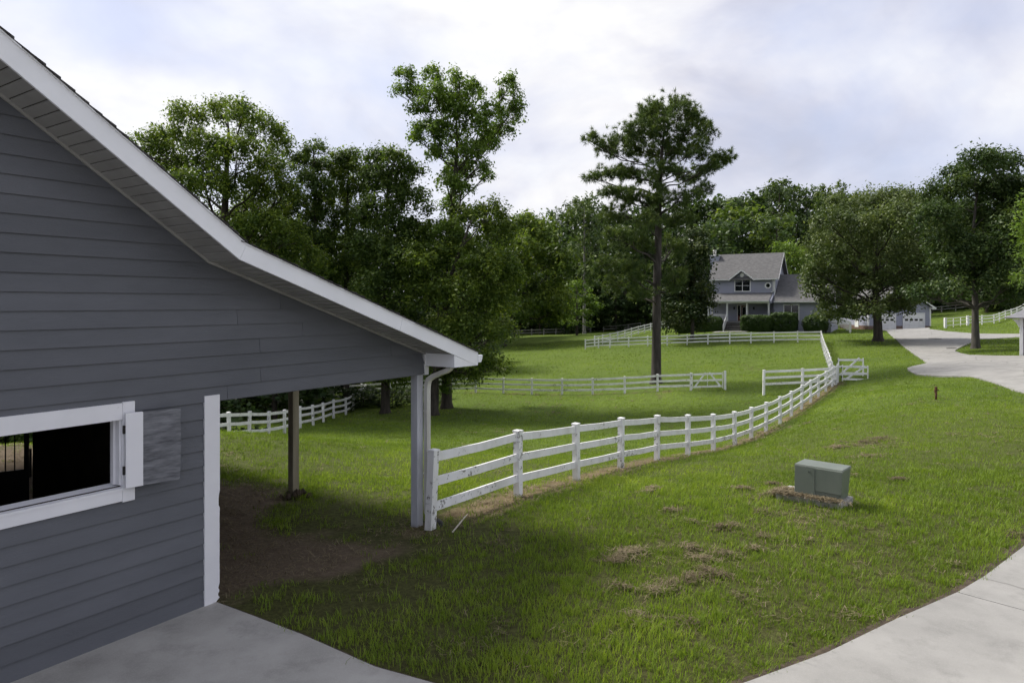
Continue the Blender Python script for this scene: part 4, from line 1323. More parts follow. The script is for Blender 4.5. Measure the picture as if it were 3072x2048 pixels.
# ------------------------------------------------------------------ transformer on its pad
TX, TY = 5.03, 12.13
tz = gz(TX, TY)
trf = empty('transformer', (TX, TY, tz), math.atan2(-0.67, 0.74), 'green metal electrical transformer cabinet standing on the lawn', 'transformer')
zt, zb_ = 0.665, 0.125
W, Dp = 0.80, 0.48
MB().hexa([(0.012, 0.012, zb_), (W - 0.05, 0.012, zb_), (W - 0.05, Dp - 0.03, zb_), (0.012, Dp - 0.03, zb_), (0.012, 0.012, zt - 0.03), (W - 0.012, 0.012, zt - 0.03), (W - 0.012, Dp - 0.012, zt - 0.03), (0.012, Dp - 0.012, zt - 0.03)]).build('body', 'cabinet', trf, bevel=0.004)
MB().hexa([(-0.004, -0.012, zt - 0.03), (W, -0.012, zt - 0.03), (W, Dp, zt - 0.03), (-0.004, Dp, zt - 0.03), (0.0, 0.0, zt), (W - 0.01, 0.0, zt), (W - 0.01, Dp - 0.01, zt), (0.0, Dp - 0.01, zt)]).build('lid', 'cabinet', trf, bevel=0.003)
dl = MB().hexa([(-0.006, -0.016, zb_ + 0.004), (0.325, -0.016, zb_ + 0.004), (0.325, 0.010, zb_ + 0.004), (-0.006, 0.010, zb_ + 0.004), (-0.002, -0.012, zt - 0.032), (0.325, -0.012, zt - 0.032), (0.325, 0.010, zt - 0.032), (-0.002, 0.010, zt - 0.032)]).build('door', 'cabinet', trf, bevel=0.003)
MB().tube([(0.245, -0.013, zt - 0.105), (0.245, -0.024, zt - 0.105)], 0.020, 14).build('bolt_ring', 'cabinet', dl)
MB().tube([(0.245, -0.0245, zt - 0.105), (0.245, -0.030, zt - 0.105)], 0.009, 5).build('bolt', 'iron', dl)
MB().box(0.3255, 0.342, -0.030, 0.011, zb_ + 0.002, zt - 0.033).build('door_seam', 'cabinet', trf)
MB().hexa([(0.343, -0.024, zb_ + 0.115), (W - 0.022, -0.024, zb_ + 0.115), (W - 0.022, 0.011, zb_ + 0.115), (0.343, 0.011, zb_ + 0.115), (0.343, -0.024, zt - 0.031), (W - 0.004, -0.024, zt - 0.031), (W - 0.004, 0.011, zt - 0.031), (0.343, 0.011, zt - 0.031)]).build('front_hood', 'cabinet', trf, bevel=0.003)
MB().box(0.343, W - 0.06, -0.010, 0.0115, zb_ + 0.002, zb_ + 0.108).build('sill_panel', 'cabinet', trf)
pad = MB().box(-0.30, 0.815, -0.12, 0.52, -0.12, 0.122).build('transformer_pad', 'concrete_old', None, bevel=0.012)
pad.location = trf.location
pad.rotation_euler = trf.rotation_euler
tag(pad, 'concrete pad under the green transformer, half covered with dry grass', 'pad')

# rusty standpipe
hp = hit(2808, 1199, 10)
pipe = empty('standpipe', hp, 0, 'rusty iron standpipe sticking out of the open lawn', 'pipe')
MB().tube([(0, 0, -0.1), (0, 0, 0.38)], 0.045, 12).build('pipe', 'rust', pipe, True)
MB().tube([(0, 0, 0.381), (0, 0, 0.44), (0, 0, 0.445), (0, 0, 0.50)], [0.068, 0.068, 0.052, 0.05], 12).build('collar', 'rust', pipe)
MB().tube([(0, 0, 0.501), (0, 0, 0.53), (0, 0, 0.55)], [0.062, 0.06, 0.03], 6).build('cap', 'rust', pipe)
MB().tube([(0.04, 0, 0.41), (0.11, 0, 0.41)], 0.022, 8).build('spout', 'rust', pipe)
MB().tube([(-0.04, 0, 0.34), (-0.075, 0, 0.34)], 0.03, 8).build('side_plug', 'rust', pipe)
# fallen stick
a, bq = hit(1357, 1602, 6), hit(1403, 1548, 6)
o = MB().tube([(0, 0, 0.02), tuple((bq - a) * 0.35 + Vector((0.02, 0, 0.05))), tuple((bq - a) * 0.7 + Vector((0.02, 0, 0.06))), tuple(bq - a + Vector((0, 0, 0.03)))], [0.013, 0.014, 0.011, 0.006], 6).build('stick', 'stick', None, True)
o.location = a
tag(o, 'pale bare stick lying on the ground beside the first fence post', 'stick')

# ------------------------------------------------------------------ vegetation builders
def unit(a):
    return a / np.maximum(np.linalg.norm(a, axis=-1, keepdims=True), 1e-9)


def leaf_quads(P, Nrm, size, rng, aspect=0.55):
    """one rhombic leaf per point"""
    n = len(P)
    r = rng.normal(size=(n, 3))
    T = unit(r - (r * Nrm).sum(-1, keepdims=True) * Nrm)
    Bn = np.cross(Nrm, T)
    s = np.asarray(size).reshape(-1, 1)
    T, Bn = T * s * 0.5, Bn * s * 0.5 * aspect
    V = np.stack([P - T, P + Bn, P + T, P - Bn], 1).reshape(-1, 3)
    F = np.arange(4 * n).reshape(n, 4)
    return V, F


def crown_arrays(lobes, n, leaf, clump, rng, per=42, flat=0.95, up=0.45, outw=0.8, fill=0.4):
    """lobes (cx,cy,cz,rx,ry,rz) -> leaf points, normals, tints, and the clump centres of each lobe"""
    L = np.array(lobes, float)
    area = (L[:, 3] * L[:, 5] + L[:, 3] * L[:, 4]) ** 0.9
    K = max(int(n / per), len(L))
    cnt = np.maximum(2, np.round(area / area.sum() * K).astype(int))
    Ps, Ns, Ts, C = [], [], [], []
    for l, k in zip(L, cnt):
        d = unit(rng.normal(size=(k, 3)))
        d[:, 2] = np.where(d[:, 2] < -0.45, -d[:, 2] * 0.6, d[:, 2])
        d = unit(d)
        f = fill + (1.12 - fill) * np.sqrt(rng.random((k, 1)))
        c = l[:3] + d * f * l[3:6]
        C.append(c)
        rc = clump * rng.uniform(0.6, 1.35, k)
        m = np.maximum(8, (per * rng.uniform(0.6, 1.4, k) * (rc / clump) ** 1.4)).astype(int)
        own = np.repeat(np.arange(k), m)
        off = np.clip(rng.normal(size=(len(own), 3)) * 0.44, -1.1, 1.1)
        off *= rng.uniform(0.6, 1.4, (k, 3))[own]
        off[:, 2] *= flat
        p = c[own] + off * rc[own][:, None]
        o2 = unit(p - (c[own] - np.array([0, 0, 0.25 * clump])))
        nr = unit(up * np.array([0, 0, 1.0]) + outw * o2 + 0.55 * rng.normal(size=p.shape))
        tc_ = rng.random(k)
        t = np.clip(0.55 * tc_[own] + 0.45 * rng.random(len(own)) + 0.12 * off[:, 2], 0, 1)
        Ps.append(p); Ns.append(nr); Ts.append(t)
    return np.concatenate(Ps), np.concatenate(Ns), np.concatenate(Ts), C


def trunk_at(tr, z):
    for a, c in zip(tr[:-1], tr[1:]):
        if a[2] <= z <= c[2]:
            f = (z - a[2]) / max(c[2] - a[2], 1e-6)
            return Vector([a[i] + (c[i] - a[i]) * f for i in range(3)]), a[3] + (c[3] - a[3]) * f
    e = tr[-1] if z > tr[-1][2] else tr[0]
    return Vector(e[:3]), e[3]


def wood_mesh(tr, lobes, C, rng, twig=0.02, nt_=7, limb=0.45, rise=0.55):
    mb = MB()
    rt = tr[0][3]
    # flared foot
    foot = [(tr[0][0], tr[0][1], tr[0][2] - 0.4, rt * 1.7), (tr[0][0], tr[0][1], tr[0][2] + 0.02, rt * 1.45), (tr[0][0], tr[0][1], tr[0][2] + rt * 1.2, rt * 1.08)]
    full = foot + [t for t in tr[1:]]
    mb.tube([t[:3] for t in full], [t[3] for t in full], 10)
    zmin = tr[0][2] + (tr[-1][2] - tr[0][2]) * 0.22
    for l, c in zip(lobes, C):
        cen = Vector(l[:3])
        h = math.hypot(cen.x - tr[0][0], cen.y - tr[0][1])
        za = min(max(cen.z - rise * h - 0.4 * l[5], zmin), tr[-1][2] - 0.1)
        a, ra = trunk_at(tr, za)
        r0 = max(min(ra * limb * rng.uniform(0.8, 1.2), ra * 0.8), 0.03)
        mid = a.lerp(cen, 0.5) + Vector((rng.normal() * 0.2, rng.normal() * 0.2, -0.06 * h + rng.normal() * 0.2))
        mb.tube([a, a.lerp(mid, 0.5) + Vector((0, 0, 0.05 * h)), mid, cen], [r0, r0 * 0.82, r0 * 0.62, max(r0 * 0.35, 0.02)], 6, False)
        for j in range(min(nt_, len(c))):
            q = Vector(c[j])
            s0 = mid.lerp(cen, rng.uniform(0.1, 1.0))
            m2 = s0.lerp(q, 0.55) + Vector((rng.normal() * 0.15, rng.normal() * 0.15, rng.normal() * 0.15))
            mb.tube([s0, m2, q], [max(r0 * 0.30, twig), max(r0 * 0.2, twig * 0.8), twig * 0.5], 4, False)
    return mb


def tree(name, label, base, tr, lobes, n, leaf, mat, bark='bark', clump=0.7, seed=1, group=None, per=60, cat='tree', **kw):
    """tr and lobes are in coordinates relative to the base"""
    rng = np.random.default_rng(seed)
    wkw = {k: kw.pop(k) for k in ('twig', 'nt_', 'limb', 'rise') if k in kw}
    root = empty(name, base, 0, label, cat, group)
    P, Nn, T, C = crown_arrays(lobes, n, leaf, clump, rng, per, **kw)
    V, Fq = leaf_quads(P, Nn, leaf * rng.uniform(0.5, 1.5, len(P)), rng)
    link_mesh('crown', arr_mesh('crown', V, Fq, np.repeat(T, 4)), mat, root)
    wood_mesh(tr, lobes, C, rng, **wkw).build('trunk', bark, root, True, recalc=False)
    return root


DS = 3072 / 2352.0


def lobes_px(spec, Y, base, rng, spread=0.55, back=0.35):
    """crown lobes measured in the photograph (overview pixels) at distance Y, given real depth"""
    S = np.array(spec, float)
    xc = np.average(S[:, 0], weights=S[:, 2])
    R = max(abs(S[:, 0] - xc).max() + S[:, 2].mean(), 1)
    out = []
    for x, y, rx, ry in spec:
        prof = math.sqrt(max(0.05, 1 - min(1, abs(x - xc) / R) ** 2))
        dy = rng.uniform(-1, 1) * spread * R * DS / FPX * Y * prof
        Yl = Y + dy
        p = at(x * DS, y * DS, Yl)
        k = DS / FPX * Yl
        out.append((p.x - base.x, p.y - base.y, p.z - base.z, rx * k, 0.5 * (rx + ry) * k * 1.15, ry * k))
    return out


def trunk_px(spec, Y, base):
    """trunk centre line: (x, y, radius in metres) in overview pixels"""
    out = []
    for x, y, r in spec:
        p = at(x * DS, y * DS, Y)
        out.append((p.x - base.x, p.y - base.y, p.z - base.z, r))
    out[0] = (0, 0, 0, out[0][3])
    return out


def base_px(x, Y):
    X = (x * DS - 1536) / FPX * Y
    return Vector((X, Y, gz(X, Y)))


def photo_tree(name, label, x, Y, trunk, spec, n, leaf, mat, seed, **kw):
    b_ = base_px(x, Y)
    rng = np.random.default_rng(seed + 100)
    sp = kw.pop('spread', 0.55)
    lb = lobes_px(spec, Y, b_, rng, sp)
    tr = trunk_px([(x, 0, trunk[0][2])] + trunk[1:] if False else trunk, Y, b_)
    return tree(name, label, b_, tr, lb, n, leaf, mat, seed=seed, **kw)


G_L = 'broadleaf trees beyond the barn'
photo_tree('broadleaf_tree', 'tall round-crowned tree rising directly above the steep barn roof', 511, 47,
           [(511, 940, 0.36), (512, 700, 0.32), (515, 520, 0.26), (520, 400, 0.17), (525, 300, 0.08), (522, 262, 0.03)],
           [(345, 325, 40, 32), (372, 350, 45, 35), (430, 280, 48, 38), (405, 330, 50, 35), (515, 262, 45, 34), (560, 265, 40, 30), (600, 305, 48, 42), (643, 350, 35, 38), (470, 345, 55, 40), (545, 360, 60, 45),
            (620, 405, 55, 45), (400, 400, 50, 42), (470, 430, 60, 45), (560, 450, 60, 45), (650, 455, 45, 40), (520, 515, 60, 40), (610, 530, 60, 45), (440, 500, 50, 40), (560, 590, 70, 40), (660, 540, 45, 40), (470, 640, 80, 50), (600, 660, 80, 50), (520, 740, 80, 50), (620, 790, 70, 45), (600, 475, 60, 42), (670, 505, 46, 42), (640, 590, 60, 42), (585, 525, 60, 38), (690, 620, 60, 50), (450, 390, 46, 36)],
           82000, 0.19, 'leaf_oak', 11, group=G_L, clump=0.58, limb=0.5)
photo_tree('broadleaf_tree', 'slender airy tree next right of the round-crowned one', 722, 50,
           [(722, 935, 0.24), (722, 700, 0.2), (724, 500, 0.13), (722, 400, 0.08), (720, 335, 0.03)],
           [(722, 345, 24, 20), (702, 375, 26, 24), (742, 390, 24, 26), (705, 420, 32, 28), (745, 440, 30, 30), (702, 475, 36, 32), (745, 505, 36, 32), (720, 560, 55, 42), (690, 620, 60, 40), (750, 640, 50, 40), (700, 720, 60, 45), (740, 790, 60, 40)],
           32000, 0.19, 'leaf_deep', 12, group=G_L, clump=0.5)
photo_tree('broadleaf_tree', 'slim tree with two tufted tops in the middle of the left group', 795, 51,
           [(795, 935, 0.24), (795, 700, 0.2), (798, 500, 0.13), (800, 420, 0.08), (800, 372, 0.03)],
           [(775, 372, 24, 20), (805, 362, 24, 18), (828, 395, 26, 24), (780, 410, 30, 28), (812, 440, 34, 30), (775, 470, 38, 32), (815, 510, 42, 36), (785, 560, 50, 42), (800, 630, 55, 42), (840, 580, 40, 40), (800, 710, 55, 45), (830, 790, 60, 40)],
           35000, 0.19, 'leaf_oak', 13, group=G_L, clump=0.52)
photo_tree('broadleaf_tree', 'dense leafy tree left of the tall thin poplar', 885, 48,
           [(885, 925, 0.30), (886, 780, 0.27), (888, 620, 0.2), (890, 480, 0.12), (892, 370, 0.04)],
           [(862, 372, 34, 26), (905, 372, 32, 24), (935, 405, 36, 34), (860, 420, 40, 34), (900, 440, 44, 38), (945, 470, 42, 38), (855, 490, 46, 40), (905, 520, 50, 44), (945, 550, 42, 40), (850, 570, 52, 44), (910, 600, 55, 48), (870, 660, 60, 46), (940, 650, 50, 44), (850, 730, 60, 40), (910, 740, 50, 40), (880, 810, 60, 36), (940, 800, 46, 34), (850, 850, 40, 22)],
           54000, 0.19, 'leaf_deep', 14, group=G_L, clump=0.58)
photo_tree('poplar_tree', 'tallest tree, a thin open-crowned poplar above all the left trees', 1026, 48.5,
           [(1026, 928, 0.36), (1028, 780, 0.3), (1032, 620, 0.25), (1038, 500, 0.2), (1044, 420, 0.16), (1050, 340, 0.11), (1048, 260, 0.06), (1040, 185, 0.025)],
           [(928, 178, 22, 22), (920, 208, 22, 14), (950, 215, 24, 22), (990, 180, 22, 28), (1002, 225, 34, 32), (1055, 190, 24, 32), (1085, 215, 26, 28), (1040, 250, 38, 34), (1075, 262, 36, 30), (968, 258, 26, 26), (985, 300, 34, 24), (958, 320, 20, 12), (1035, 310, 42, 32),
            (1100, 300, 30, 28), (1130, 262, 26, 30), (1165, 205, 20, 32), (1190, 235, 18, 30), (1170, 265, 28, 24), (1150, 305, 32, 24), (1120, 335, 32, 26), (1075, 350, 36, 28), (1010, 355, 32, 24), (1050, 395, 34, 28), (1095, 385, 26, 20), (1118, 405, 16, 16), (1025, 425, 24, 30), (1060, 435, 26, 24), (1040, 480, 28, 34), (1030, 540, 34, 40), (1045, 600, 36, 40), (1028, 790, 12, 30), (1027, 850, 11, 32), (1024, 895, 9, 20)],
           40000, 0.185, 'leaf_bright', 15, clump=0.42, per=50, limb=0.42, rise=0.9, nt_=9, spread=0.4, fill=0.35)
photo_tree('broadleaf_tree', 'broad low-branched tree whose foliage droops over the barn gutter', 998, 45.5,
           [(998, 905, 0.26), (1000, 820, 0.24), (1010, 720, 0.2), (1040, 620, 0.15), (1070, 540, 0.08), (1085, 500, 0.03)],
           [(1122, 488, 34, 22), (1075, 510, 44, 34), (1140, 545, 44, 40), (1010, 545, 50, 40), (960, 610, 55, 44), (1050, 590, 60, 46), (1125, 620, 55, 48), (985, 680, 60, 46), (1065, 680, 60, 48), (1140, 695, 48, 44), (1040, 760, 55, 40), (1105, 765, 50, 40), (1150, 760, 32, 30), (1000, 760, 50, 36), (1080, 825, 40, 24), (1125, 835, 32, 16), (1155, 848, 18, 8), (1170, 640, 28, 36), (1040, 820, 36, 22), (945, 850, 36, 16), (985, 840, 36, 22), (1040, 858, 32, 14), (1090, 862, 22, 9), (905, 868, 34, 12)],
           64000, 0.19, 'leaf_oak', 16, group=G_L, clump=0.6)
photo_tree('broadleaf_tree', 'light green rounded tree at the far left end of the pasture', 1158, 98,
           [(1158, 790, 0.34), (1165, 740, 0.3), (1185, 660, 0.2), (1200, 580, 0.1), (1205, 520, 0.04)],
           [(1205, 520, 36, 28), (1180, 570, 44, 36), (1245, 545, 40, 34), (1170, 630, 48, 40), (1230, 610, 52, 42), (1280, 610, 36, 44), (1205, 680, 54, 40), (1265, 680, 44, 42), (1175, 720, 44, 28), (1290, 715, 28, 24), (1240, 728, 44, 22)],
           20000, 0.46, 'leaf_oak', 17, clump=1.15)
photo_tree('oak_tree', 'big olive-green oak in front of the garage', 2017, 70.3,
           [(2017, 780, 0.42), (2016, 740, 0.40), (2012, 690, 0.34), (2010, 620, 0.26), (2012, 540, 0.16), (2015, 480, 0.05)],
           [(1955, 478, 52, 32), (2030, 462, 62, 26), (2100, 478, 52, 34), (1912, 520, 40, 38), (1975, 525, 58, 44), (2055, 520, 62, 46), (2125, 540, 42, 44), (1888, 572, 34, 36), (1945, 590, 60, 44), (2025, 590, 62, 46), (2100, 600, 52, 42), (1905, 640, 48, 34), (1968, 655, 55, 34), (2045, 655, 60, 34), (2110, 655, 46, 28), (1870, 622, 20, 18), (1878, 678, 26, 20), (1925, 700, 44, 22), (1985, 705, 46, 18), (2055, 700, 44, 18), (1905, 725, 24, 14), (2085, 690, 40, 20), (1950, 722, 40, 12), (1995, 712, 30, 10), (2050, 704, 40, 10), (2135, 600, 36, 40), (1868, 655, 20, 20)],
           62000, 0.26, 'leaf_olive', 18, clump=0.85, limb=0.4)
photo_tree('broadleaf_tree', 'tall dark tree with a slim grey trunk on the grass island', 2241, 57.2,
           [(2241, 800, 0.30), (2240, 740, 0.27), (2240, 690, 0.24), (2238, 640, 0.2), (2232, 570, 0.16), (2240, 480, 0.1), (2250, 390, 0.04)],
           [(2195, 405, 30, 22), (2250, 375, 44, 24), (2300, 385, 40, 30), (2160, 445, 34, 24), (2215, 440, 48, 36), (2285, 440, 50, 38), (2335, 450, 40, 46), (2150, 500, 34, 30), (2205, 510, 50, 42), (2275, 515, 55, 44), (2335, 530, 46, 46), (2165, 560, 42, 36), (2230, 580, 55, 38), (2300, 590, 55, 40), (2360, 590, 44, 50), (2175, 615, 38, 26), (2255, 640, 44, 28), (2315, 645, 48, 30), (2190, 665, 30, 14), (2290, 680, 44, 16), (2380, 480, 50, 60), (2345, 670, 34, 18), (2132, 668, 30, 12), (2104, 672, 22, 10), (2158, 675, 24, 10)],
           62000, 0.235, 'leaf_dark', 20, bark='bark_grey', clump=0.75, limb=0.4)
photo_tree('broadleaf_tree', 'yellow-green sprays of a tree entering at the right picture edge', 2420, 36,
           [(2420, 830, 0.22), (2418, 740, 0.2), (2415, 640, 0.15), (2412, 540, 0.08), (2410, 470, 0.03)],
           [(2400, 480, 44, 36), (2390, 520, 40, 26), (2365, 535, 26, 18), (2410, 570, 44, 36), (2352, 595, 20, 8), (2362, 640, 28, 14), (2410, 640, 44, 30), (2440, 560, 50, 50)],
           7000, 0.17, 'leaf_bright', 21, clump=0.5)
mg = photo_tree('magnolia_tree', 'dark glossy magnolia with white blooms beside the house chimney', 1590, 82.5,
                [(1590, 752, 0.22), (1592, 700, 0.18), (1596, 620, 0.12), (1600, 550, 0.04)],
                [(1602, 550, 22, 18), (1590, 578, 36, 24), (1602, 600, 28, 28), (1566, 615, 40, 30), (1596, 645, 38, 28), (1562, 665, 42, 30), (1592, 690, 42, 28), (1552, 715, 44, 28), (1592, 722, 36, 24), (1570, 740, 46, 18), (1622, 668, 18, 14), (1545, 690, 30, 24)],
                20000, 0.34, 'magnolia_leaf', 22, clump=0.8, fill=0.6)
mr = random.Random(4)
mbk = base_px(1590, 82.5)
for k in range(16):
    x, y = mr.choice([(1602, 552), (1594, 580), (1612, 605), (1580, 640), (1605, 660), (1572, 675), (1600, 700), (1570, 715), (1615, 725)])
    p = at((x + mr.uniform(-24, 24)) * DS, (y + mr.uniform(-18, 18)) * DS, 80.6 + mr.uniform(-0.4, 0.6)) - mbk
    mb = MB()
    for q in range(6):
        t = q * math.pi / 3
        mb.add([(p.x, p.y, p.z), (p.x + 0.13 * math.cos(t), p.y + 0.13 * math.sin(t), p.z + 0.05), (p.x + 0.10 * math.cos(t + 0.5), p.y + 0.10 * math.sin(t + 0.5), p.z + 0.12)], [(0, 1, 2)])
    mb.build('bloom', 'petal', mg, recalc=False)
photo_tree('broadleaf_tree', 'small lime-green tree behind the house ridge', 1815, 107,
           [(1815, 760, 0.2), (1815, 650, 0.14), (1815, 580, 0.05)], [(1800, 572, 26, 14), (1828, 578, 24, 16), (1815, 605, 34, 24), (1840, 622, 26, 24), (1805, 640, 34, 24)], 5000, 0.34, 'leaf_bright', 23, clump=1.0)


# ------------------------------------------------------------------ pines
def needle_tufts(C, D, rng, per=26, length=0.34, width=0.035):
    n = len(C)
    own = np.repeat(np.arange(n), per)
    d = unit(D[own] * 0.75 + np.array([0, 0, 0.25]) + 0.85 * rng.normal(size=(n * per, 3)))
    r = rng.normal(size=d.shape)
    s = unit(r - (r * d).sum(-1, keepdims=True) * d)
    Lr = length * rng.uniform(0.7, 1.25, (n * per, 1))
    o = C[own] + d * 0.03
    V = np.stack([o - s * width * 0.5, o + s * width * 0.5, o + d * Lr], 1).reshape(-1, 3)
    T = np.repeat(np.clip(0.6 * rng.random(n)[own] + 0.4 * rng.random(n * per) + 0.15 * d[:, 2], 0, 1), 3)
    return V, np.arange(3 * n * per).reshape(-1, 3), T


def pine(name, label, base, tr, lobes, tufts, seed, per=26, length=0.34, width=0.035, bark='bark_pine', group=None, limb=0.34):
    rng = np.random.default_rng(seed)
    root = empty(name, base, 0, label, 'pine tree', group)
    L = np.array(lobes)
    w = (L[:, 3] * L[:, 5]) ** 0.9
    cnt = np.maximum(6, np.round(w / w.sum() * tufts).astype(int))
    Cs, Ds, cl = [], [], []
    for l, k in zip(L, cnt):
        # each lobe holds several sprays; tufts crowd along each spray
        ns = max(5, k // 6)
        d = unit(rng.normal(size=(ns, 3)) * np.array([1, 1, 0.8]))
        e = l[:3] + d * l[3:6] * rng.uniform(0.35, 1.0, (ns, 1))
        cl.append(e)
        own = rng.integers(0, ns, k)
        f = rng.uniform(0.62, 1.06, (k, 1))
        c = l[:3] + (e[own] - l[:3]) * f + rng.normal(size=(k, 3)) * 0.16 * length / 0.34
        Cs.append(c)
        Ds.append(unit(c - l[:3] + np.array([0, 0, 0.15])))
    V, Ft, T = needle_tufts(np.concatenate(Cs), np.concatenate(Ds), rng, per, length, width)
    link_mesh('crown', arr_mesh('crown', V, Ft, T), 'needle', root)
    wood_mesh(tr, lobes, cl, rng, 0.022, 8, limb, 0.3).build('trunk', bark, root, True, recalc=False)
    return root


bp = base_px(1507, 53.0)
rng_p = np.random.default_rng(77)
plob = [(1525, 250, 46, 26), (1490, 268, 40, 26), (1565, 262, 36, 28), (1455, 300, 38, 24), (1510, 300, 44, 26), (1590, 292, 36, 28), (1622, 300, 22, 20), (1360, 325, 20, 14), (1385, 345, 26, 16), (1428, 335, 32, 22), (1480, 345, 40, 24), (1545, 340, 46, 26), (1600, 345, 38, 20), (1655, 362, 32, 18),
        (1360, 408, 22, 10), (1405, 395, 34, 16), (1455, 400, 40, 20), (1520, 395, 44, 24), (1580, 398, 44, 22), (1632, 385, 26, 14), (1400, 440, 32, 14), (1450, 450, 40, 20), (1505, 450, 40, 24), (1565, 450, 44, 20), (1620, 430, 22, 12), (1420, 490, 40, 20), (1480, 505, 34, 22), (1550, 505, 36, 22),
        (1415, 545, 40, 24), (1465, 565, 36, 24), (1400, 600, 34, 22), (1445, 630, 40, 26), (1405, 655, 30, 18), (1470, 670, 30, 18), (1545, 570, 30, 26), (1550, 640, 28, 26)]
pine('pine_tree', 'tall lone pine with a bare trunk standing in the pasture', bp,
     trunk_px([(1507, 862, 0.37), (1508, 760, 0.33), (1509, 650, 0.31), (1512, 540, 0.27), (1513, 440, 0.2), (1520, 350, 0.12), (1527, 290, 0.06), (1528, 250, 0.02)], 53.0, bp),
     lobes_px([(a, c, d * 1.2, e * 1.65) for a, c, d, e in plob], 53.0, bp, rng_p, 0.45), 5200, 31, per=22, length=0.34, width=0.042)

# ------------------------------------------------------------------ woods behind: one mass, built from a few grown shapes
def wood_shape(kind, seed, U=20.0):
    rng = np.random.default_rng(seed)
    lb = []
    if kind == 'pine':
        for z in np.linspace(0.35, 0.97, 11):
            r = 0.17 * (1.05 - z) ** 0.55 + 0.02
            for k in range(4):
                t = rng.uniform(0, 6.28)
                lb.append((U * r * math.cos(t), U * r * math.sin(t), U * (z + rng.uniform(-0.02, 0.02)), 1.5, 1.5, 0.7))
        P, Nn, T, C = crown_arrays(lb, 2700, 0, 0.95, rng, 22, fill=0.3)
        V, Fq = leaf_quads(P, Nn, 0.64 * rng.uniform(0.5, 1.4, len(P)), rng, 0.45)
    else:
        for z in np.linspace(0.22, 0.90, 9):
            r = 0.23 * math.sqrt(max(0.04, 1 - ((z - 0.52) / 0.44) ** 2))
            for k in range(4):
                t = rng.uniform(0, 6.28)
                lb.append((U * r * math.cos(t) * 0.8, U * r * math.sin(t) * 0.8, U * (z + rng.uniform(-0.03, 0.03)), 2.0, 2.0, 1.4))
        P, Nn, T, C = crown_arrays(lb, 2700, 0, 1.2, rng, 24, fill=0.45)
        V, Fq = leaf_quads(P, Nn, 0.70 * rng.uniform(0.5, 1.4, len(P)), rng, 0.65)
    tr = [(0, 0, 0, 0.26), (0, 0, 0.4 * U, 0.22), (0, 0, 0.75 * U, 0.13), (0, 0, 0.95 * U, 0.03)]
    mb = wood_mesh([(a, b2, c, r) for a, b2, c, r in tr], lb[::3], C[::3], rng, 0.02, 2, 0.4, 0.4)
    return V / U, Fq, np.repeat(T, 4), np.array(mb.v) / U, mb.f


SHAPES = [wood_shape('leafy', 201), wood_shape('leafy', 202), wood_shape('pine', 203), wood_shape('leafy', 204), wood_shape('pine', 205)]
SKY = np.array([(280, 520), (560, 500), (700, 490), (900, 500), (1150, 505), (1200, 503), (1230, 494), (1290, 484), (1340, 466), (1400, 484), (1480, 474), (1560, 462), (1650, 446), (1700, 446), (1750, 430), (1790, 418), (1830, 434), (1900, 438), (1950, 446), (2000, 440), (2100, 436), (2200, 440), (2352, 436), (2800, 440)], float)
wr = np.random.default_rng(55)
rows = []
for x in np.arange(1130, 2560, 30):                       # skyline row
    rows.append((x + wr.uniform(-10, 10), np.interp(x, SKY[:, 0], SKY[:, 1]) + wr.uniform(-4, 9), wr.uniform(148, 158)))
for x in np.arange(1110, 2560, 40):                       # lower row in front
    rows.append((x + wr.uniform(-12, 12), np.interp(x, SKY[:, 0], SKY[:, 1]) + wr.uniform(45, 100), wr.uniform(138, 144) if x < 1540 else wr.uniform(118, 136)))
for x in np.arange(1100, 2600, 26):                       # undergrowth under the far trees
    rows.append((x + wr.uniform(-10, 10), wr.uniform(640, 705), wr.uniform(136.5, 141)))
    rows.append((x + wr.uniform(-10, 10), wr.uniform(600, 690), wr.uniform(143, 150)))
for x in np.arange(150, 1010, 34):                        # behind the left group
    rows.append((x + wr.uniform(-14, 14), np.interp(x, SKY[:, 0], SKY[:, 1]) + wr.uniform(0, 60), wr.uniform(66, 84)))
for x in np.arange(300, 1130, 40):                        # dark undergrowth of that wood
    rows.append((x + wr.uniform(-14, 14), wr.uniform(700, 800), wr.uniform(70, 90)))
for k in range(46):                                       # thicket behind the side fence
    Yk = wr.uniform(27, 60)
    Xk = -14.2 - abs(wr.normal()) * 9
    hk = wr.uniform(2.2, 5.0) if k % 3 or Yk < 42 else wr.uniform(7, 10)
    rows.append(((Xk / Yk * FPX + 1536) / DS, (HOR - (gz(Xk, Yk) + hk - CAM_H) * FPX / Yk) / DS, Yk))
for x in np.arange(640, 1080, 22):                        # brush along the shaded end of the mid fence
    rows.append((x, wr.uniform(790, 880), wr.uniform(60, 70)))
for x in np.arange(1130, 1330, 22):                       # low boughs at the far end of the pasture
    rows.append((x, wr.uniform(620, 700), wr.uniform(128, 140)))
for x in np.arange(1000, 1200, 26):
    rows.append((x, wr.uniform(520, 600), wr.uniform(100, 120)))
for x in np.arange(800, 1025, 11):                        # dark brush round the trunk feet
    rows.append((x + wr.uniform(-5, 5), wr.uniform(880, 902), wr.uniform(50, 54)))
for x in np.arange(2110, 2640, 16):                       # wood edge above the hill fence
    Yk = wr.uniform(126, 131) if x < 2260 else wr.uniform(106, 113)
    rows.append((x + wr.uniform(-6, 6), wr.uniform(560, 670), Yk))
VV, FF, TT, WV, WF = [], [], [], [], []
nv = 0
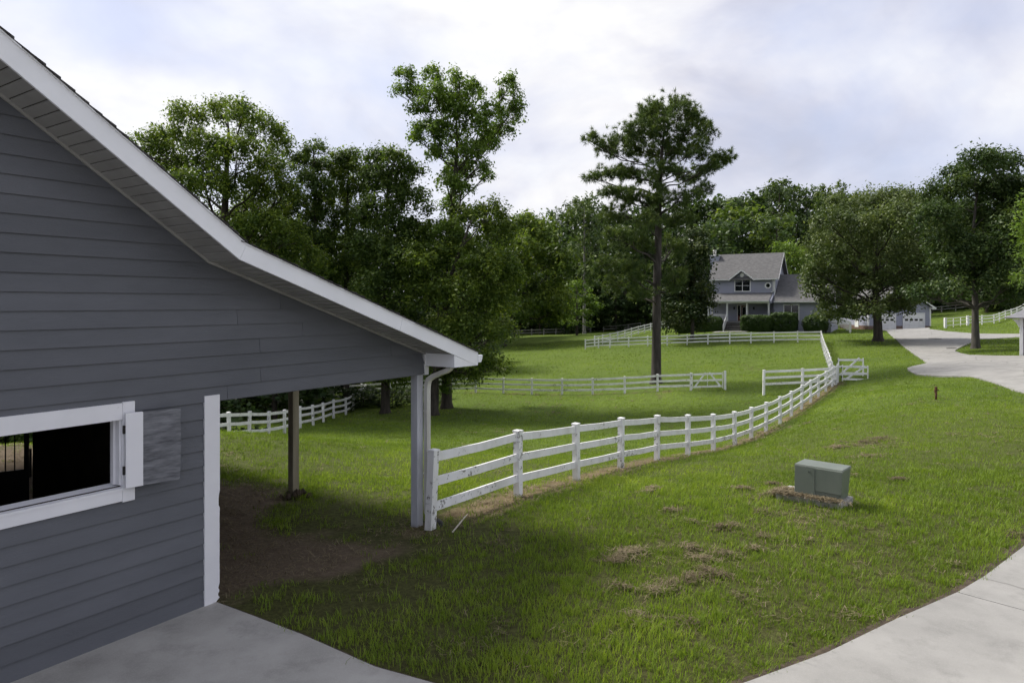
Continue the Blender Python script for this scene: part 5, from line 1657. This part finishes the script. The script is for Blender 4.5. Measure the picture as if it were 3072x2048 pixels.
for x, ytop, Y in rows:
    X = (x * DS - 1536) / FPX * Y
    z0 = gz(X, Y)
    h = CAM_H - (ytop * DS - HOR) / FPX * Y - z0
    if h < 0.6:
        continue
    if h < 9:
        z0 -= 0.22 * h
        h *= 1.22
    if h < 10:                                            # brush: the lower half of a leafy shape
        k = int(wr.integers(0, 2))
    else:
        k = int(wr.choice(5, p=[0.24, 0.22, 0.22, 0.18, 0.14]))
    Vs, Fs, Ts, Wv, Wf = SHAPES[k]
    wd = h * wr.uniform(0.85, 1.15) * (1.5 if h < 12 else 1.0)
    a = wr.uniform(0, 6.28)
    rot = np.array([[math.cos(a), -math.sin(a), 0], [math.sin(a), math.cos(a), 0], [0, 0, 1]])
    sc_ = np.array([wd, wd, h])
    VV.append((Vs @ rot.T) * sc_ + np.array([X, Y, z0]))
    FF.append(Fs + nv)
    nv += len(Vs)
    TT.append(np.clip(Ts * wr.uniform(0.55, 1.0) + wr.choice([-0.12, 0.0, 0.0, 0.22]), 0, 1))
    WV.append(((Wv @ rot.T) * sc_ + np.array([X, Y, z0]), Wf))
o = link_mesh('woods', arr_mesh('woods', np.concatenate(VV), np.concatenate(FF), np.concatenate(TT)), 'leaf_wood')
tag(o, 'dense mixed wood closing the view behind house and pasture', 'woods', kind='stuff')
wv, wf = [], []
for v_, f_ in WV:
    off = len(wv)
    wv += [tuple(p) for p in v_]
    wf += [tuple(i + off for i in f) for f in f_]
me = bpy.data.meshes.new('trunks')
me.from_pydata(wv, [], wf)
t_o = link_mesh('trunks', me, 'bark', o, True)
t_o['kind'] = 'stuff'

# trees of the far wood that stand out singly
for lab, x, ytop, Y, k, mat in (('dark far pine with pale straight trunk left of the lone pine', 1342, 458, 122, 2, 'needle'), ('lime-green treetop in the wood just left of the house ridge', 1700, 462, 126, 0, 'leaf_oak'),
                                ('pointed dark pine top highest in the wood behind the house', 1790, 416, 138, 4, 'needle'), ('pine top on the skyline left of the oak', 1912, 428, 138, 2, 'needle'), ('bright sapling at the wood edge below the far pine', 1325, 640, 112, 1, 'leaf_bright'),
                                ('soft grey-green tree leaning over the house chimney', 1640, 505, 112, 3, 'leaf_wood')):
    Vs, Fs, Ts, Wv, Wf = SHAPES[k]
    X = (x * DS - 1536) / FPX * Y
    z0 = gz(X, Y)
    h = CAM_H - (ytop * DS - HOR) / FPX * Y - z0
    wd = h * (1.5 if h < 12 else (0.9 if k in (2, 4) else 1.1))
    root = empty('pine_tree' if k in (2, 4) else 'broadleaf_tree', (X, Y, z0), 0, lab, 'pine tree' if k in (2, 4) else 'tree', 'single trees of the far wood')
    link_mesh('crown', arr_mesh('crown', Vs * np.array([wd, wd, h]), Fs, Ts), mat, root)
    me = bpy.data.meshes.new('trunk')
    me.from_pydata([tuple(p) for p in Wv * np.array([wd, wd, h])], [], Wf)
    link_mesh('trunk', me, 'bark_pale' if x == 1342 else 'bark', root, True)


# ------------------------------------------------------------------ hedges
def hedge(label, x0, x1, y0, y1, z1, n, seed, round_=0.35):
    rng = np.random.default_rng(seed)
    R = Matrix.Rotation(math.radians(-30), 2)
    c = R @ Vector(((x0 + x1) / 2, (y0 + y1) / 2))
    wx_, wy_ = 34.66 + c.x, 90 + c.y
    z0 = gz(wx_, wy_)
    root = empty('hedge', (wx_, wy_, z0), math.radians(-30), label, 'hedge', 'clipped hedges before the house')
    hx, hy, hz = (x1 - x0) / 2, (y1 - y0) / 2, (z1 - z0) / 2
    d = rng.uniform(-1, 1, (n, 3))
    ax = rng.integers(0, 3, n)
    sgn = np.where(rng.random(n) < 0.5, -1, 1)
    d[np.arange(n), ax] = sgn
    p4 = (np.abs(d) ** (2 / round_)).sum(-1, keepdims=True) ** (round_ / 2)
    q = d / p4 * (1 - 0.25 * rng.random((n, 1)) ** 2)
    bump = 1 + 0.07 * np.sin(q[:, :1] * 9 + seed) * np.cos(q[:, 2:] * 7 + q[:, 1:2] * 5)
    P = q * np.array([hx, hy, hz]) * bump + np.array([0, 0, hz])
    Nn = unit(unit(q) + 0.4 * np.array([0, 0, 1]) + 0.6 * rng.normal(size=P.shape))
    V, Fq = leaf_quads(P, Nn, 0.20 * rng.uniform(0.6, 1.2, n), rng, 0.6)
    T = np.clip(0.25 + 0.35 * rng.random(n) + 0.30 * vnoise(P[:, 0], P[:, 2], 1.6, seed) + 0.15 * q[:, 2], 0, 1)
    link_mesh('foliage', arr_mesh('foliage', V, Fq, np.repeat(T, 4)), 'hedge_leaf', root)
    mb = MB()
    for k in range(7):
        x = -hx * 0.8 + k * hx * 1.6 / 6
        for s in (-1, 0, 1):
            mb.tube([(x, 0, -0.2), (x + s * 0.15, s * hy * 0.4, hz), (x + s * 0.25, s * hy * 0.6, hz * 1.6)], [0.05, 0.03, 0.015], 4, False)
    mb.build('stems', 'bark', root, recalc=False)


hedge('dark clipped hedge left of the porch steps', -9.7, -5.95, -4.6, -2.95, 1.80, 9000, 1)
hedge('long clipped hedge right of the porch steps', -3.55, 0.2, -4.7, -2.95, 2.05, 9000, 2)
hedge('taller clipped hedge under the wing window', -0.1, 3.15, -4.0, -2.2, 2.40, 9000, 3)
hedge('loose rounded shrub between the wing window and the side stair', 3.7, 6.7, -3.8, -1.9, 2.15, 7000, 4, 0.8)
hedge('low dark shrub below the magnolia', -12.2, -9.5, -5.4, -3.2, 1.3, 5000, 5, 0.8)


# ------------------------------------------------------------------ undergrowth strip along the shaded mid fence
# ------------------------------------------------------------------ grass
def wedge_points(y0, y1, dens, rng, marg=2.5):
    w1 = 0.75 * y1 + marg
    n = int((y1 - y0) * 2 * w1 * dens)
    y = rng.uniform(y0, y1, n)
    x = rng.uniform(-w1, w1, n)
    k = np.abs(x) < 0.75 * y + marg
    return x[k], y[k]


def open_lawn(x, y):
    ok = np.ones(x.shape, bool)
    for poly in CONCRETE:
        ok &= ~in_poly(x, y, poly)
    bl = np.array([(x - OX) * D1.x + (y - OY) * D1.y, (x - OX) * BB.x + (y - OY) * BB.y])
    ok &= ~((bl[0] < 0.0) & (bl[0] > -9.5) & (bl[1] > -0.05) & (bl[1] < 12.3))
    return ok


def concrete_near(x, y):
    d = np.full(x.shape, 9.0)
    for poly in CONCRETE:
        d = np.minimum(d, poly_dist(x, y, poly))
    return d


def blades(x, y, h, w, rng, per, rad, tris3, tint0, lean=(0.25, 0.9)):
    n = len(x)
    own = np.repeat(np.arange(n), per)
    N_ = n * per
    bx = x[own] + rng.normal(size=N_) * rad
    by = y[own] + rng.normal(size=N_) * rad
    bz = ground(bx, by)
    hh = h[own] * np.where(rng.random(N_) < 0.05, rng.uniform(1.2, 1.8, N_), rng.uniform(0.4, 1.2, N_))
    a = rng.uniform(0, 2 * math.pi, N_)
    ln = rng.uniform(lean[0], lean[1], N_) * hh
    dx, dy = np.cos(a), np.sin(a)
    sa = a + math.pi / 2 + rng.normal(size=N_) * 0.4
    sx_, sy_ = np.cos(sa) * w[own] / 2, np.sin(sa) * w[own] / 2
    T = np.clip(tint0[own] + 0.42 * (rng.random(N_) - 0.5), 0, 1)
    base = np.stack([bx, by, bz - 0.01], -1)
    s = np.stack([sx_, sy_, np.zeros(N_)], -1)
    tip = base + np.stack([dx * ln, dy * ln, hh], -1)
    if tris3:
        mid = base + np.stack([dx * ln * 0.32, dy * ln * 0.32, hh * 0.62], -1)
        V = np.stack([base - s, base + s, mid - s * 0.75, mid + s * 0.75, tip], 1).reshape(-1, 3)
        o = np.arange(N_)[:, None] * 5
        Ft = np.concatenate([o + np.array([0, 1, 2]), o + np.array([1, 3, 2]), o + np.array([2, 3, 4])], 0)
        return V, Ft, np.repeat(T, 5)
    V = np.stack([base - s, base + s, tip], 1).reshape(-1, 3)
    return V, np.arange(3 * N_).reshape(-1, 3), np.repeat(T, 3)


gr = np.random.default_rng(99)
GV, GF, GT = [], [], []
nv = 0
for y0, y1, dens, hgt, wid, per, rad, t3 in ((4.6, 9.5, 120, 0.105, 0.0075, 16, 0.055, True), (9.5, 15, 85, 0.11, 0.0095, 15, 0.07, True), (15, 25, 34, 0.11, 0.014, 12, 0.10, False), (25, 42, 13, 0.11, 0.024, 11, 0.17, False), (42, 62, 4.5, 0.12, 0.042, 10, 0.30, False), (62, 98, 1.7, 0.14, 0.075, 9, 0.5, False)):
    x, y = wedge_points(y0, y1, dens, gr)
    ok = open_lawn(x, y)
    x, y = x[ok], y[ok]
    md, st = mud_mask(x, y), straw_mask(x, y)
    keep = gr.random(len(x)) > np.clip(md * 1.15, 0, 0.985)
    keep &= gr.random(len(x)) > np.clip(1.0 - poly_dist(x, y, MUD[1:12], False) / 2.6 + 0.7 * (fbm(x, y, 0.8, 91) - 0.5), 0, 0.8) * (x > -3.6)
    keep &= gr.random(len(x)) > np.clip(st * 0.85, 0, 0.9)
    dc = concrete_near(x, y)
    keep &= gr.random(len(x)) > np.clip(0.97 - dc / 0.16, 0, 0.97)
    x, y, md, st = x[keep], y[keep], md[keep], st[keep]
    big = fbm(x, y, 0.22, 61)
    fine = fbm(x, y, 1.3, 71)
    past = np.clip((poly_dist(x, y, FN2, False)) / 2, 0, 1)
    h = hgt * (0.42 + 0.78 * fine) * (1 - 0.4 * md)
    t = np.clip(0.50 + 0.75 * (big - 0.5) + 0.5 * (fine - 0.5) + 0.25 * (gr.random(len(x)) - 0.5), 0, 1)
    w = np.full(len(x), wid)
    V, Ft, T = blades(x, y, h, w, gr, per, rad, t3, t)
    GV.append(V); GF.append(Ft + nv); GT.append(T)
    nv += len(V)
o = link_mesh('lawn_grass', arr_mesh('lawn_grass', np.concatenate(GV), np.concatenate(GF), np.concatenate(GT)), 'blade')
tag(o, 'uneven green lawn and pasture grass', 'grass', kind='stuff')

# straw: dried clippings along the fence, round the pad, and in small heaps
MOUNDS = [(1875, 1670, .36, 70), (1850, 1690, .3, 40), (1905, 1662, .25, 30), (2108, 1682, .28, 34), (2167, 1667, .26, 36), (2073, 1646, .2, 22), (2120, 1722, .26, 40), (2073, 1740, .22, 28), (2150, 1735, .2, 24), (2196, 1582, .26, 30), (2160, 1588, .24, 26), (2079, 1571, .2, 20), (2015, 1536, .26, 26),
          (1962, 1469, .26, 28), (1940, 1478, .2, 16), (2219, 1469, .3, 40), (2318, 1457, .26, 40), (2312, 1489, .26, 44), (2283, 1539, .2, 14), (2301, 1617, .2, 18), (2266, 1652, .24, 22), (2423, 1626, .12, 8), (2522, 1343, .4, 30), (2633, 1320, .7, 46), (2590, 1330, .5, 30), (2610, 1370, .4, 26), (2692, 1442, .26, 24),
          (2560, 1430, .2, 8), (1910, 1862, .3, 34), (2213, 1795, .12, 10), (1968, 1780, .3, 36), (2010, 1760, .3, 26), (2060, 1870, .25, 18), (1850, 1770, .3, 18), (3059, 1612, .2, 18), (1480, 1640, .4, 20), (2870, 1700, .15, 6), (2560, 1860, .15, 8), (2700, 1440, .2, 10)]
sx, sy, sh_, st_ = [], [], [], []
sg_ = np.random.default_rng(123)
for u, v, r, k in MOUNDS:
    p = hit(u, v, 5)
    n = int(k * 0.95)
    r *= 0.75
    rr_ = r * np.abs(sg_.normal(size=n)) * 0.6
    a = sg_.uniform(0, 6.28, n)
    sx.append(p.x + rr_ * np.cos(a) * 1.3); sy.append(p.y + rr_ * np.sin(a)); sh_.append(np.clip(1 - rr_ / r, 0, 1) * 0.04); st_.append(np.full(n, sg_.uniform(0.3, 0.7)))
# drifts on the pad
n = 420
lx = sg_.uniform(-0.36, 0.36, n) ** 1.0
ly = sg_.uniform(-0.15, 0.30, n)
ca, sa = math.cos(trf.rotation_euler.z), math.sin(trf.rotation_euler.z)
lx = np.where(sg_.random(n) < 0.6, -0.34 + np.abs(lx) * 0.9, lx * 1.7 + 0.3)
ly = np.where(lx > 0.0, sg_.uniform(-0.17, -0.03, n), ly)
sx.append(TX + lx * ca - ly * sa); sy.append(TY + lx * sa + ly * ca); sh_.append(np.full(n, 0.125)); st_.append(np.full(n, 0.6))
for y0, y1, dens in ((6, 14, 60), (14, 30, 22), (30, 60, 4)):
    x, y = wedge_points(y0, y1, dens, sg_)
    ok = open_lawn(x, y)
    x, y = x[ok], y[ok]
    pr = straw_mask(x, y) * 1.0 + mud_mask(x, y) * 0.9 + 0.015
    k = sg_.random(len(x)) < pr
    sx.append(x[k]); sy.append(y[k]); sh_.append(np.zeros(k.sum())); st_.append(np.where(mud_mask(x[k], y[k]) > 0.4, 0.55, 0.6))
sx, sy, sh_, st_ = map(np.concatenate, (sx, sy, sh_, st_))
per = 6
own = np.repeat(np.arange(len(sx)), per)
N_ = len(own)
dist = np.maximum(sy[own], 8)
bx = sx[own] + sg_.normal(size=N_) * 0.05
by = sy[own] + sg_.normal(size=N_) * 0.05
bz = ground(bx, by) + sh_[own] * sg_.uniform(0.7, 1.1, N_) + 0.012 + 0.03 * sg_.random(N_)
a = sg_.uniform(0, 6.28, N_)
ln = sg_.uniform(0.03, 0.12, N_) * np.clip(dist / 12, 1, 2.5)
wd = 0.0032 * np.clip(dist / 9, 1, 5)
p0 = np.stack([bx, by, bz], -1)
dv = np.stack([np.cos(a) * ln, np.sin(a) * ln, sg_.normal(size=N_) * 0.025], -1)
sv = np.stack([-np.sin(a) * wd, np.cos(a) * wd, np.zeros(N_)], -1)
V = np.stack([p0 - dv / 2 - sv, p0 - dv / 2 + sv, p0 + dv / 2 + sv, p0 + dv / 2 - sv], 1).reshape(-1, 3)
T = np.clip(st_[own] + 0.5 * (sg_.random(N_) - 0.5), 0, 1)
o = link_mesh('dried_clippings', arr_mesh('dried_clippings', V, np.arange(4 * N_).reshape(-1, 4), np.repeat(T, 4)), 'straw')
tag(o, 'dried brown grass clippings lying in heaps and along the fence', 'clippings', kind='stuff')
